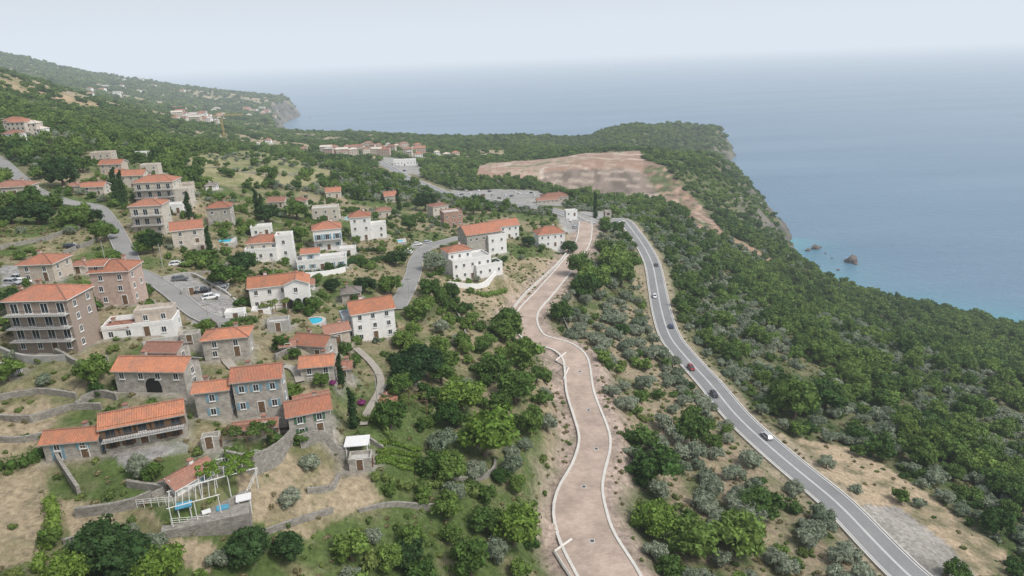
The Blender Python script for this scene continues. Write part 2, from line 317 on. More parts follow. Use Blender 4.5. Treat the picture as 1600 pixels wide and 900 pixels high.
# ------------------------------------------------------------------ windows / doors
_wc={}
def winmesh(w,h,st):
    k=(round(w,1),round(h,1),st)
    if k in _wc: return _wc[k]
    mb=MB(); fr=.09
    mb.box(-w/2,w/2,-.08,0,h-fr,h,0); mb.box(-w/2,w/2,-.08,0,0,fr,0); mb.box(-w/2,-w/2+fr,-.08,0,fr,h-fr,0); mb.box(w/2-fr,w/2,-.08,0,fr,h-fr,0)
    mb.box(-.03,.03,-.075,0,fr,h-fr,0)
    mb.face([(-w/2+fr,-.03,fr),(w/2-fr,-.03,fr),(w/2-fr,-.03,h-fr),(-w/2+fr,-.03,h-fr)],1)
    mb.box(-w/2-.1,w/2+.1,-.16,0,-.1,-.003,0)
    if st in('b','g','n'):
        for s_ in(-1,1):
            x0=s_*(w/2+.03); x1=s_*(w/2+.03+w*.45); mb.box(min(x0,x1),max(x0,x1),-.07,0,0,h,2)
    me=mb.mesh('window',[M['frameb'] if st=='n' else M['frame'],M['glass'],M['shutb'] if st=='b' else M['shutg'] if st=='g' else M['wood']]); _wc[k]=me; return me
_dc={}
def doormesh(w,h,st):
    k=(w,h,st)
    if k in _dc: return _dc[k]
    mb=MB(); mb.box(-w/2,w/2,-.06,0,0,h,0); mb.box(-w/2-.12,-w/2-.003,-.1,0,0,h+.1,1); mb.box(w/2+.003,w/2+.12,-.1,0,0,h+.1,1); mb.box(-w/2,w/2,-.1,0,h+.003,h+.12,1); mb.box(w/2-.2,w/2-.14,-.12,-.062,.95,1.1,1)
    me=mb.mesh('door',[M[st],M['frame']]); _dc[k]=me; return me
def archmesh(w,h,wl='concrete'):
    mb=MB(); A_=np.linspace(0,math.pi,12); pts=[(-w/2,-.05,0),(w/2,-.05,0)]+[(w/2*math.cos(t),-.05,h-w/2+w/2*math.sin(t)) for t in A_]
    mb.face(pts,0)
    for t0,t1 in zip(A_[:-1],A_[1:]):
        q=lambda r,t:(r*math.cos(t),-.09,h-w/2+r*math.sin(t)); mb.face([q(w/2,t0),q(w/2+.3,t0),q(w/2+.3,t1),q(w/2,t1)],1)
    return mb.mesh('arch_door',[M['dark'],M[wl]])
def railing(mb,x0,x1,y,z,mi=0):
    mb.beam((x0,y,z+1),(x1,y,z+1),.035,mi); mb.beam((x0,y,z+.15),(x1,y,z+.15),.025,mi)
    n_=max(2,int(abs(x1-x0)/.35))
    for i in range(n_+1): x=x0+(x1-x0)*i/n_; mb.beam((x,y,z),(x,y,z+1),.018,mi)
foot=[]
def roofgeo(kind,W,D,h,rise,oh=.45,th=.18):
    mb=MB(); w=W/2+oh; d=D/2+oh; sw=False
    if kind=='gabley' : sw=True; w,d=d,w
    elif kind=='hip' and D>W: sw=True; w,d=d,w
    k=rise/(d-oh)
    def T(q): return (-q[1],q[0],q[2]) if sw else q
    if kind in('gable','gabley'):
        ze=h-oh*k
        for s_ in(-1,1):
            A_=[(-w,s_*d,ze+.04),(w,s_*d,ze+.04),(w,0,h+rise+.04),(-w,0,h+rise+.04)]
            B_=[(x,y,z+th) for x,y,z in A_]
            if s_>0: A_=A_[::-1];B_=B_[::-1]
            mb.face([T(q) for q in B_],0); mb.face([T(q) for q in A_[::-1]],1)
            for i in range(4): j=(i+1)%4; mb.face([T(q) for q in (A_[i],A_[j],B_[j],B_[i])],1)
        mb.beam(T((-w,0,h+rise+th+.06)),T((w,0,h+rise+th+.06)),.12,2)
    else:
        z0=h+.01; z1=h+th; rl=max(w-d,.0)
        E=[(-w,-d,z1),(w,-d,z1),(w,d,z1),(-w,d,z1)]; E0=[(x,y,z0) for x,y,z in E]
        r1=(-rl,0,z1+rise); r2=(rl,0,z1+rise)
        for f_ in ([E[0],E[1],r2,r1],[E[1],E[2],r2],[E[2],E[3],r1,r2],[E[3],E[0],r1]): mb.face([T(q) for q in f_],0)
        for i in range(4): j=(i+1)%4; mb.face([T(q) for q in(E0[i],E0[j],E[j],E[i])],1)
        mb.face([T(q) for q in E0[::-1]],1)
        for q,r_ in((E[0],r1),(E[1],r2),(E[2],r2),(E[3],r1),(r1,r2)):
            if (Vector(q)-Vector(r_)).length>.3: mb.beam(T(tuple(Vector(q)+Vector((0,0,.05)))),T(tuple(Vector(r_)+Vector((0,0,.05)))),.1,2)
    return mb
def block(parent,x,y,z,W,D,h,roof,wall,rm,rise,floors,wst,sides='flr',seed=0,chim=True,door=True,cols=None,balc=(),arch=False,arches=0):
    rr=random.Random(seed); e=(x,y,z)
    mb=MB(); mb.box(-W/2,W/2,-D/2,D/2,-3.5-z,h,0,caps=False)
    if roof=='gable':
        for s_ in(-1,1):
            q=[(s_*W/2,-D/2,h),(s_*W/2,D/2,h),(s_*W/2,0,h+rise)]; mb.face(q if s_>0 else q[::-1])
    if roof=='gabley':
        for s_ in(-1,1):
            q=[(-W/2,s_*D/2,h),(W/2,s_*D/2,h),(0,s_*D/2,h+rise)]; mb.face(q if s_<0 else q[::-1])
    ob('wall',mb.mesh('wall',[M[wall]]),parent,e)
    if roof=='flat':
        r=MB(); r.box(-W/2+.2,W/2-.2,-D/2+.2,D/2-.2,h-.2,h+.05,0)
        for b_ in((-W/2-.05,W/2+.05,-D/2-.05,-D/2+.2),(-W/2-.05,W/2+.05,D/2-.2,D/2+.05),(-W/2-.05,-W/2+.2,-D/2+.2,D/2-.2),(W/2-.2,W/2+.05,-D/2+.2,D/2-.2)): r.box(*b_,h+.002,h+.75,1)
        ob('roof',r.mesh('roof',[M['slab'],M[wall]]),parent,e)
    else: ob('roof',roofgeo(roof,W,D,h,rise).mesh('roof',[M[rm],M['frame'] if wall!='stone' else M['concrete'],M['roof2'] if rm!='greyroof' else M[rm]]),parent,e)
    fh=h/floors
    for sd in sides:
        L=W if sd=='f' else D; n_=cols if (cols and sd=='f') else max(1,int(L/3.1))
        for fl in range(floors):
            for i in range(n_):
                u=-L/2+L*(i+.5)/n_+rr.uniform(-.25,.25)
                if sd!='f' and rr.random()<.25: continue
                isdoor=(door and sd=='f' and fl==0 and i==n_//2)
                if (arch or arches) and sd=='f' and fl==0: continue
                zz=fl*fh+(fh-1.35)*.55
                if sd=='f': q=(u,-D/2,zz);rz=0
                elif sd=='r': q=(W/2,u,zz);rz=math.pi/2
                else: q=(-W/2,-u,zz);rz=-math.pi/2
                if isdoor: ob('door',doormesh(1.1,2.1,'wood'),parent,(x+q[0],y+q[1],z+.1),rz)
                elif sd=='f' and fl in balc: ob('window',winmesh(1.5,2.1,wst),parent,(x+q[0],y+q[1],z+fl*fh+.15),rz)
                else: ob('window',winmesh(1.0,1.35,wst),parent,(x+q[0],y+q[1],z+q[2]),rz)
    if arch: ob('arch_door',archmesh(3.,2.9),parent,(x+.5,y-D/2,z+.0))
    for i in range(arches): ob('arch_door',archmesh(1.7,2.6,'white'),parent,(x-W/2+W*(i+.5)/arches,y-D/2,z+.05))
    for fl in balc:
        b_=MB(); b_.box(-W/2,W/2,-D/2-1.5,-D/2-.003,fl*fh-.05,fl*fh+.12,0); railing(b_,-W/2,W/2,-D/2-1.45,fl*fh+.12,1)
        b_.beam((-W/2,-D/2-1.45,fl*fh+1.1),(-W/2,-D/2,fl*fh+1.1),.035,1); b_.beam((W/2,-D/2-1.45,fl*fh+1.1),(W/2,-D/2,fl*fh+1.1),.035,1)
        ob('balcony',b_.mesh('balcony',[M['slab'],M['iron']]),parent,e)
    if chim and roof!='flat':
        c=MB(); cx=W*.2*rr.choice((-1,1)); cy=D*.18; c.box(cx-.35,cx+.35,cy-.35,cy+.35,h+rise*.35,h+rise+.7,0); c.box(cx-.45,cx+.45,cy-.45,cy+.45,h+rise+.703,h+rise+.85,1)
        ob('chimney',c.mesh('chimney',[M[wall],M['roof2']]),parent,e)
hid=0
def house(px,py,w,d,h,yaw,roof='hip',wall='white',rm='roof',rise=None,floors=2,wst='w',label='',name='house',category='house',extra=None,sides='flr',**k):
    global hid; hid+=1
    q=P(px,py); s=mpp(q); W,D,h_=w*s,d*s,h*s
    rise=min(W,D)*.22 if rise is None else rise*s
    e=ob(name,None,None,tuple(q),math.radians(yaw),label=label,category=category)
    block(e,0,0,0,W,D,h_,roof,wall,rm,rise,floors,wst,sides,hid,**k)
    foot.append((q[0],q[1],math.radians(yaw),W/2,D/2,q[2]))
    for (dx,dy,dz,w2,d2,h2,rf,wl,rm2,fl2,kw) in (extra or []):
        block(e,dx*s,dy*s,dz*s,w2*s,d2*s,h2*s,rf,wl,rm2,min(w2,d2)*s*.2,fl2,wst,sides,hid+99,**kw)
        ca,sa=math.cos(math.radians(yaw)),math.sin(math.radians(yaw))
        if dz==0: foot.append((q[0]+ca*dx*s-sa*dy*s,q[1]+sa*dx*s+ca*dy*s,math.radians(yaw),w2*s/2,d2*s/2,q[2]))
    return e
nb=dict(chim=False,door=False)
house(97,537,94,62,82,-2,'hip','taupe','roof',14,4,'w','taupe four-storey apartment building with stacked balconies','apartment_building','apartment building',balc=(1,2,3),cols=4)
house(192,468,56,48,52,4,'hip','pink','roof',12,3,'w','pink plastered three-storey house beside the lane',extra=[(-18,-4,52,22,34,10,'gable','pink','roof',1,nb)])
house(76,432,52,48,26,0,'hip','beige','roof',10,2,'w','beige hillside house with hipped orange roof')
house(225,518,100,46,17,12,'flat','white','roof',None,1,'w','low white flat-roofed building with roof terrace',name='terrace_building',category='building',extra=[(20,8,17,55,26,14,'flat','beige','roof',1,dict(door=False))])
house(188,522,34,28,14,10,'hip','beige','roof2',6,1,'w','small shed with brown tiled roof',name='shed',category='shed')
house(252,602,112,46,36,-6,'gable','stone','roof3',12,2,'w','stone two-storey house with arched doorway',name='stone_house',arch=True,extra=[(-2,34,0,54,36,50,'gable','stone','roof2',2,nb)])
house(360,550,66,40,30,10,'hip','stone','roof3',9,2,'w','stone house with curved front and orange roof',name='stone_house')
house(412,634,70,44,56,10,'gable','stone','roof',12,2,'b','tall stone house with pale blue shutters',name='stone_house',cols=3,extra=[(-66,-6,0,48,36,46,'gable','stone','roof3',2,dict(door=False))])
house(232,682,112,40,38,20,'gable','stone','roof3',13,2,'n','long stone house with upstairs balcony and orange roof',name='stone_house',balc=(1,),cols=5)
house(124,706,78,38,30,6,'gable','stone','roof3',10,2,'b','grey stone end house with orange tiled roof',name='stone_house',cols=2)
house(296,752,40,66,13,-32,'gabley','white','roof2',9,1,'b','small whitewashed cottage with long weathered roof',name='cottage',category='cottage')
house(402,674,62,22,12,10,'gable','stone','roof2',6,1,'n','low stone outbuilding with a narrow tiled roof',name='outbuilding',category='outbuilding')
house(500,592,48,36,30,8,'gable','stone','roof3',9,2,'w','stone cottage with orange gabled roof',name='cottage',category='cottage')
house(494,552,54,38,22,-15,'gable','stone','roof',9,1,'w','low cottage with long tiled roof',name='cottage',category='cottage')
house(486,670,62,44,40,20,'gable','stone','roof',12,2,'g','stone house with a wide weathered roof',name='stone_house',extra=[(8,34,0,50,30,36,'gable','stone','roof2',2,nb)])
house(527,532,36,28,20,25,'gable','beige','roof2',7,1,'w','small annex with tiled roof next to white house',name='annex',category='house')
house(583,522,64,44,46,22,'gable','white','roof3',12,3,'w','white three-storey house with orange gabled roof',cols=3,extra=[(-36,10,0,16,30,34,'flat','bluegrey','roof',2,nb)])
house(437,474,78,42,36,14,'gable','white','roof3',10,2,'w','white villa with arched porch and orange roof',name='villa',category='house',cols=4,extra=[(30,-10,0,36,42,38,'gabley','white','roof3',2,dict(door=False,chim=False,arches=3))])
house(425,400,62,34,26,10,'hip','cream','roof',8,2,'w','white villa with tiled roof and terraces',name='villa',category='house',extra=[(-10,-20,0,46,20,18,'flat','white','roof',1,dict(door=False)),(24,-10,0,24,24,34,'flat','white','roof',2,dict(door=False))])
house(514,386,42,34,32,15,'hip','white','roof',8,2,'b','white two-storey house with orange hipped roof',balc=(1,))
house(505,418,74,28,15,12,'flat','white','roof',None,1,'b','long low white modern house with flat roof',name='villa',category='house',extra=[(-16,2,15,26,22,12,'gable','white','roof',1,dict(door=False,chim=False))])
house(566,372,30,26,36,10,'hip','white','roof',7,3,'w','tall white house with small orange roof',extra=[(22,2,0,32,24,20,'flat','white','roof',2,dict(door=False))])
house(511,342,40,24,18,10,'flat','cream','roof',None,2,'w','cream flat-roofed house among trees')
house(348,350,34,28,28,10,'hip','stone','roof',7,2,'w','square stone house with orange hipped roof',name='stone_house')
house(297,380,44,36,26,22,'gable','cream','roof',9,2,'w','cream house with orange gabled roof')
house(242,362,46,34,44,6,'hip','cream','roof',7,3,'w','cream three-storey house with balconies',balc=(1,2))
house(252,316,58,34,34,4,'hip','cream','roof',8,3,'w','large cream villa with stepped terraces',balc=(1,2),extra=[(34,-6,0,34,22,20,'flat','cream','roof',2,dict(door=False))])
house(215,290,36,26,18,0,'gable','cream','roof',6,2,'w','cream house with tiled roof on hillside')
house(165,255,30,20,16,5,'flat','beige','roof',None,2,'w','beige flat-roofed hillside house')
house(180,270,34,20,15,0,'gable','beige','roof',5,2,'w','beige gabled hillside house')
house(222,248,24,16,9,0,'flat','white','roof',None,1,'w','small white pavilion with flat roof',name='pavilion',category='building')
house(190,282,30,20,12,5,'hip','cream','roof',5,1,'w','low cream house on the slope')
house(152,302,34,20,12,0,'gable','cream','roof',5,2,'w','cream house under trees')
house(238,272,26,16,14,5,'flat','cream','roof',None,2,'w','cream cubic house with flat roof')
house(290,302,26,18,14,8,'flat','beige','roof',None,2,'w','beige stepped house beside garden terrace')
house(332,296,16,14,7,8,'hip','white','greyroof',4,1,'w','tiny white chapel-like hut on grass',name='hut',category='hut')
house(26,304,54,32,14,8,'hip','cream','roof2',7,1,'w','low cream house beside the hillside road')
house(118,300,20,16,10,8,'hip','beige','roof2',4,1,'w','small beige hillside house')
house(275,332,26,18,12,10,'flat','white','roof',None,1,'w','white annex with terrace below villa',name='annex',category='house')
house(410,366,30,20,12,12,'flat','white','roof',None,1,'w','white garden annex with flat roof',name='annex',category='house')
house(470,322,20,16,9,5,'hip','cream','roof2',4,1,'w','little cream cottage hidden in trees',name='cottage',category='cottage')
house(318,392,22,16,9,20,'flat','cream','roof',None,1,'w','cream pool house with flat roof',name='pavilion',category='building')
house(478,452,26,16,10,14,'gable','white','roof2',5,1,'w','small white outhouse with tiled roof',name='outbuilding',category='outbuilding')
house(300,535,26,18,12,12,'flat','stone','roof',None,1,'n','low stone store with flat terrace',name='outbuilding',category='outbuilding')
house(40,468,30,18,10,-5,'gable','beige','roof2',5,1,'w','small beige garage with tiled roof',name='garage',category='garage')
house(545,398,24,16,10,12,'flat','white','roof',None,1,'w','white pool terrace block',name='annex',category='house')
house(128,425,26,18,12,5,'hip','cream','roof2',5,1,'w','small cream annex beside lane',name='annex',category='house')
house(600,338,22,16,10,12,'hip','cream','roof2',4,1,'w','little cream house hidden in trees')
house(732,430,64,36,30,26,'flat','white','roof',None,2,'w','white stepped villa with terraces',name='villa',category='house',extra=[(-14,10,0,38,30,42,'hip','white','roof',3,dict(door=False)),(26,-12,0,44,24,18,'flat','white','roof',1,dict(door=False))])
house(750,393,56,40,34,24,'gable','stone','roof',10,2,'w','stone and white house with orange gabled roof',name='stone_house',extra=[(20,-10,0,30,30,28,'flat','white','roof',2,dict(door=False))])
house(787,370,42,26,20,20,'gable','white','roof',7,2,'w','white house with orange roof near junction')
house(858,382,42,28,20,14,'hip','white','roof',9,2,'w','white house with wide orange hipped roof')
house(685,340,26,22,20,30,'hip','cream','roof2',3,2,'w','cream house beside unfinished building')
house(706,352,30,24,22,20,'flat','brick','roof',None,2,'w','unfinished red brick building',name='unfinished_building',category='building')
house(866,314,40,20,8,10,'hip','beige','roof2',5,1,'w','roadside restaurant with red tiled roofs',name='restaurant',category='restaurant',extra=[(-14,-12,0,34,12,6,'gable','beige','roof2',1,nb)])
house(612,314,22,18,10,15,'gable','cream','roof',5,1,'w','small house hidden among trees')
house(435,322,26,18,9,0,'gable','cream','roof2',5,1,'w','low cottage among trees')
house(522,308,22,16,10,10,'gable','cream','roof',5,1,'w','small cottage with red roof')
house(633,258,34,14,8,5,'flat','white','roof',None,1,'w','white bus station with flat roof',name='bus_station',category='building')
house(892,337,18,10,8,10,'flat','white','roof',None,1,'w','small white kiosk by the road',name='kiosk',category='kiosk')
house(550,468,28,24,14,10,'hip','stone','greyroof',7,1,'w','round stone hut with grey roof',name='hut',category='hut')
house(370,500,28,18,12,10,'flat','white','roof',None,1,'w','small white flat-roofed garage',name='garage',category='garage')
house(437,514,32,22,12,12,'flat','concrete','roof',None,1,'w','low grey concrete annex with flat roof',name='annex',category='house')
house(410,494,26,18,10,12,'flat','white','roof',None,1,'w','white garden pavilion beside the villa',name='pavilion',category='building')
house(565,728,34,24,14,5,'flat','stone','roof',None,1,'n','stone outbuilding with flat terrace',name='outbuilding',category='outbuilding')
house(332,696,26,18,12,15,'flat','stone','roof',None,1,'n','little stone store with flat roof',name='outbuilding',category='outbuilding')
house(540,584,20,22,14,8,'gable','stone','roof2',6,1,'n','small stone store with old tiled roof',name='outbuilding',category='outbuilding')
house(452,548,20,18,12,8,'gable','stone','roof2',5,1,'n','narrow stone shed beside garden tree',name='shed',category='shed')
house(10,584,40,20,9,0,'flat','grey','roof',None,1,'w','grey metal shed at the yard edge',name='shed',category='shed')
house(300,460,26,16,6,20,'flat','grey','roof',None,1,'w','open carport over parked cars',name='carport',category='carport')
house(949,343,10,8,13,10,'flat','stone','roof',None,2,'n','ruined stone tower beside the junction',name='stone_tower',category='tower',chim=False)
def smallhouse(i):
    mb=MB(); W,D,h=[(11,9,6),(14,9,9),(9,8,6),(18,10,9)][i]; mb.box(-W/2,W/2,-D/2,D/2,-4,h,0,caps=False)
    r=roofgeo('hip' if i!=3 else 'gable',W,D,h,2.2)
    if i==3:
        for s_ in(-1,1): mb.face([(s_*W/2,-D/2,h),(s_*W/2,D/2,h),(s_*W/2,0,h+2.2)])
    for fl in range(h//3):
        for k in range(int(W/3)):
            x=-W/2+W*(k+.5)/int(W/3); mb.box(x-.55,x+.55,-D/2-.05,-D/2-.003,fl*3+1,fl*3+2.4,1)
    return mb.mesh('wall',[M['cream'],M['glass']]),r.mesh('roof',[M['roof2'],M['frame'],M['roof2']])
SH=[smallhouse(i) for i in range(4)]
rr=random.Random(3)
def far(px,py,yaw,i,wm=None,sc_=1):
    q=P(px,py); e=ob('house',None,None,tuple(q),math.radians(yaw),sc_,label='distant pale house with red tiled roof in hillside settlement',category='house',group='houses of the hillside settlements')
    w_=ob('wall',SH[i][0],e); r_=ob('roof',SH[i][1],e)
    if wm: w_.material_slots[0].link='OBJECT'; w_.material_slots[0].material=M[wm]
    r_.material_slots[0].link='OBJECT'; r_.material_slots[0].material=M[rr.choice(['roof','roof2','roof2','concrete','cream'])]
    foot.append((q[0],q[1],math.radians(yaw),9*sc_,6*sc_,q[2]))
for i in range(34): far(512+i*4.4+rr.uniform(-2,2),238-i*.1+rr.uniform(-7,6),rr.uniform(-20,30),rr.randrange(4),rr.choice(['cream','pink','beige','beige']),.75)
for x,y in((683,243),(698,246),(712,244),(640,243),(655,246),(35,210),(50,212),(62,214),(25,222),(475,238),(30,207),(420,224),(400,230)): far(x,y,rr.uniform(-10,20),rr.randrange(3),rr.choice(['cream','white']),.8)
for i in range(34): far(268+rr.uniform(0,80),170+rr.uniform(0,24),rr.uniform(-20,30),rr.randrange(4),rr.choice(['cream','white','beige']),1.)
for i in range(18): far(380+rr.uniform(0,55),171+rr.uniform(0,14),rr.uniform(-20,30),rr.randrange(4),rr.choice(['cream','white','beige']),1.2)
for i in range(16): far(110+rr.uniform(0,180),126+rr.uniform(0,28),rr.uniform(-20,30),rr.randrange(4),'white',1.1)
def rectd(x,y,rad=60):
    best=np.full(len(x),1e3)
    for fx,fy,an,hw,hd,z in foot:
        m_=(np.abs(x-fx)<rad)&(np.abs(y-fy)<rad)
        if not m_.any(): continue
        dx=x[m_]-fx;dy=y[m_]-fy;c,s=math.cos(an),math.sin(an); lx=np.abs(dx*c+dy*s)-hw; ly=np.abs(-dx*s+dy*c)-hd
        best[m_]=np.minimum(best[m_],np.hypot(np.maximum(lx,0),np.maximum(ly,0)))
    return best
def Zf(x,y,full=False):
    x=np.asarray(x,float).ravel();y=np.asarray(y,float).ravel(); z=Zb(x,y)
    for fx,fy,an,hw,hd,zz in foot:
        m_=np.where((np.abs(x-fx)<40)&(np.abs(y-fy)<40))[0]
        if not len(m_): continue
        dx=x[m_]-fx;dy=y[m_]-fy;c,s=math.cos(an),math.sin(an); lx=np.abs(dx*c+dy*s)-hw; ly=np.abs(-dx*s+dy*c)-hd
        d=np.hypot(np.maximum(lx,0),np.maximum(ly,0)); z[m_]=lerp(zz-.05,z[m_],sstep(1,5,d))
    D,Zr=roadd(x,y); ext=np.clip(np.hypot(x,y)*.008,1,5)
    z=np.where(D<60,lerp(Zr-.35,z,sstep(ext,ext+7,D)),z)
    return (z,D) if full else z
# ------------------------------------------------------------------ zones
def ZP(l): return np.array([P(*q)[:2] for q in l])
quarry=ZP([(742,262),(800,252),(880,245),(955,235),(1003,237),(1010,250),(1060,284),(1105,328),(1128,362),(1085,352),(1045,318),(1000,309),(960,309),(900,298),(830,283),(745,281)])
scarp=ZP([(848,268),(920,264),(985,263),(1008,272),(1045,318),(1000,311),(960,311),(900,300),(845,285)])
redsl=ZP([(1008,250),(1060,284),(1105,328),(1130,364),(1085,354),(1045,318),(1006,270)])
grass=ZP([(295,240),(400,236),(490,248),(525,270),(505,292),(430,292),(330,290),(290,268)])
hillg=ZP([(-60,114),(0,114),(60,133),(120,152),(175,168),(130,172),(60,152),(-60,135)])
dry1=ZP([(-30,745),(68,735),(85,800),(60,870),(-30,900)])
dry2=ZP([(370,745),(440,700),(540,705),(600,780),(480,840),(380,810)])
dry3=ZP([(1215,680),(1330,700),(1450,770),(1570,860),(1600,900),(1440,900),(1330,790)])
dry4=ZP([(700,450),(790,410),(870,395),(880,410),(800,500),(740,500)])
dry5=ZP([(-20,620),(60,600),(90,650),(50,720),(-20,720)])
dry6=ZP([(90,780),(230,795),(270,840),(340,850),(330,900),(230,860),(110,840)])
courts=[ZP([(255,438),(300,432),(372,470),(350,510),(300,500)]),ZP([(640,378),(700,372),(700,384),(655,396)]),ZP([(700,296),(845,298),(880,322),(740,318)]),ZP([(170,712),(290,690),(295,705),(200,735)]),ZP([(0,415),(60,410),(60,440),(0,450)]),ZP([(865,332),(950,330),(960,352),(880,360)]),ZP([(592,245),(655,250),(660,276),(620,272)])]
pull=ZP([(1345,795),(1400,790),(1480,850),(1530,905),(1430,905)])
oliveA=ZP([(935,440),(1003,400),(1035,520),(1100,625),(1200,720),(1330,850),(1380,960),(1000,960),(958,800),(955,700),(930,600),(885,525),(900,470)])
midbr=ZP([(600,620),(640,520),(720,480),(800,540),(880,600),(895,700),(860,860),(820,960),(620,960),(560,800)])
dense=ZP([(620,560),(700,540),(800,525),(850,560),(860,640),(800,720),(700,720),(600,690)])
village=ZP([(-60,960),(-60,420),(0,330),(150,235),(300,290),(480,300),(640,320),(900,340),(880,400),(760,440),(640,480),(600,620),(560,960)])
streak=PL([(1125,362),(1180,392),(1240,425),(1290,447)])
cliffz=ZP([(1212,345),(1222,340),(1234,362),(1246,388),(1226,380)])
vegbeds=ZP([(585,700),(640,690),(680,730),(600,760)])
def ground(x,y):
    z,D=Zf(x,y,True); r=np.hypot(x,y)
    gx=(Zb(x+1.5,y)-Zb(x-1.5,y))/3; gy=(Zb(x,y+1.5)-Zb(x,y-1.5))/3; sl=np.hypot(gx,gy)
    n1=vn(x,y,35,5);n2=vn(x,y,7,6);n3=vn(x,y,2.5,7); n4=vn(x,y,140,8)
    C=lambda *c:np.array(c)[None,:]
    t=sstep(.34,.68,n1*.4+n2*.35+n3*.25)[:,None]
    col=lerp(C(.09,.13,.04),C(.28,.235,.15),t)
    fz=~inpoly(x,y,village)&~inpoly(x,y,midbr)
    col=np.where(fz[:,None]&(r>60)[:,None],lerp(C(.065,.095,.032),C(.2,.18,.11),(t*.8)),col)
    farh=(x<0)&(r>800)
    col=np.where(farh[:,None],lerp(C(.08,.11,.05),C(.32,.27,.18),sstep(.4,.66,n4*.6+n1*.4)[:,None]),col)
    m_=inpoly(x,y,hillg); col=np.where(m_[:,None],lerp(C(.22,.19,.1),C(.42,.31,.2),t),col)
    m_=inpoly(x,y,grass); col=np.where(m_[:,None],lerp(C(.17,.19,.08),C(.31,.28,.16),t),col)
    oa=inpoly(x,y,oliveA); col=np.where(oa[:,None],lerp(C(.10,.13,.05),C(.3,.245,.17),sstep(.32,.62,n1*.4+n2*.4+n3*.2)[:,None]),col)
    for q in(dry1,dry2,dry4,dry5,dry6): col=np.where(inpoly(x,y,q)[:,None],lerp(C(.16,.155,.075),C(.35,.285,.195),sstep(.24,.54,n2*.6+n3*.4)[:,None]),col)
    col=np.where(inpoly(x,y,dry3)[:,None],lerp(C(.2,.18,.11),C(.42,.33,.23),sstep(.25,.5,n2*.6+n3*.4)[:,None]),col)
    q=inpoly(x,y,quarry); tracks=(np.abs(vn(x,y,45,19)-.5)<.03)
    qc=lerp(C(.31,.205,.155),C(.43,.325,.265),sstep(.35,.65,n1*.5+n2*.5)[:,None]); qc=lerp(qc,C(.12,.14,.065),(sstep(.6,.75,n1*.5+n2*.5)*.7)[:,None]); qc=np.where(tracks[:,None],C(.5,.42,.36),qc)
    col=np.where(q[:,None],qc,col)
    bench=(np.mod(z+n1*3,5.)<1.5)[:,None]
    str_=vn(x,y*.25,5,25)*.6+n2*.4; sco=np.where(bench,C(.37,.3,.25),lerp(C(.15,.12,.1),C(.25,.2,.17),sstep(.3,.7,str_)[:,None]))
    col=np.where(inpoly(x,y,scarp)[:,None],sco,col)
    rdc=lerp(lerp(C(.24,.15,.105),C(.36,.27,.22),n2[:,None]),C(.09,.11,.05),sstep(.55,.7,n1*.5+n3*.5)[:,None]); rdc=np.where(bench,rdc*1.35,rdc*.85)
    col=np.where(inpoly(x,y,redsl)[:,None],rdc,col)
    ds=segdist(x,y,streak,False); col=lerp(C(.33,.22,.155),col,sstep(3,8,ds)[:,None])
    dB=segdist(x,y,RB.c[::3],False); w_=(1-sstep(6,13,dB+n2*5-2))[:,None]; col=lerp(col,C(.38,.3,.255)*(.7+.6*n3[:,None]),w_)
    dA=segdist(x,y,RA.c[::3],False); w_=(1-sstep(5.5,8.5,dA+n2*4-2))[:,None]*.8; col=lerp(col,C(.36,.3,.22)*(.75+.5*n3[:,None]),w_)
    for c_ in courts: col=np.where(inpoly(x,y,c_)[:,None],C(.31,.3,.29)*(.85+.3*n2[:,None]),col)
    col=np.where(inpoly(x,y,pull)[:,None],C(.32,.3,.275)*(.75+.5*n2[:,None]),col)
    rd=rectd(x,y); col=lerp(C(.33,.305,.27)*(.8+.4*n3[:,None]),col,sstep(.8,3.6,rd+n2*2)[:,None])
    s=sdc(x,y); rk=(sstep(.75,1.05,sl+ (n2-.5)*.7)*(s<90)*(s>-50))[:,None]; rk=np.maximum(rk,(1-sstep(3,10,z+n2*5))[:,None]); rk=np.maximum(rk,(inpoly(x,y,cliffz)*1.)[:,None])
    col=lerp(col,lerp(C(.07,.07,.065),C(.2,.18,.155),sstep(.25,.8,n2*.6+n3*.4)[:,None]),rk)
    return z,np.clip(col,0,1),sl
NR,NT=660,480
rs=np.geomspace(32,6500,NR); ths=np.radians(np.linspace(-64,64,NT)); TT,RR=np.meshgrid(ths,rs); X=(RR*np.sin(TT)).ravel();Y=(RR*np.cos(TT)).ravel()
Zg,Cg,_=ground(X,Y)
def gridmesh(name,X,Y,Z,nr,nt_):
    me=bpy.data.meshes.new(name); co=np.stack([X,Y,Z],1).astype(np.float32); me.vertices.add(len(co)); me.vertices.foreach_set('co',co.ravel())
    i=np.arange(nr-1)[:,None]*nt_+np.arange(nt_-1)[None]; i=i.ravel(); fc=np.stack([i,i+1,i+nt_+1,i+nt_],1)
    me.loops.add(fc.size); me.loops.foreach_set('vertex_index',fc.ravel().astype(np.int32))
    me.polygons.add(len(fc)); me.polygons.foreach_set('loop_start',np.arange(len(fc),dtype=np.int32)*4); me.polygons.foreach_set('use_smooth',np.ones(len(fc),bool)); me.update(calc_edges=True); me.validate()
    if me.polygons[0].normal.z<0: me.flip_normals()
    return me
me=gridmesh('ground',X,Y,Zg,NR,NT)
ca=me.color_attributes.new('Col','FLOAT_COLOR','POINT'); ca.data.foreach_set('color',np.concatenate([Cg,np.ones((len(Cg),1))],1).astype(np.float32).ravel())
m,nt,b=newmat('ground_soil_grass'); b.inputs['Roughness'].default_value=.95; b.inputs['Specular IOR Level'].default_value=.1
at=N(nt,'ShaderNodeAttribute',attribute_name='Col'); ge=N(nt,'ShaderNodeNewGeometry')
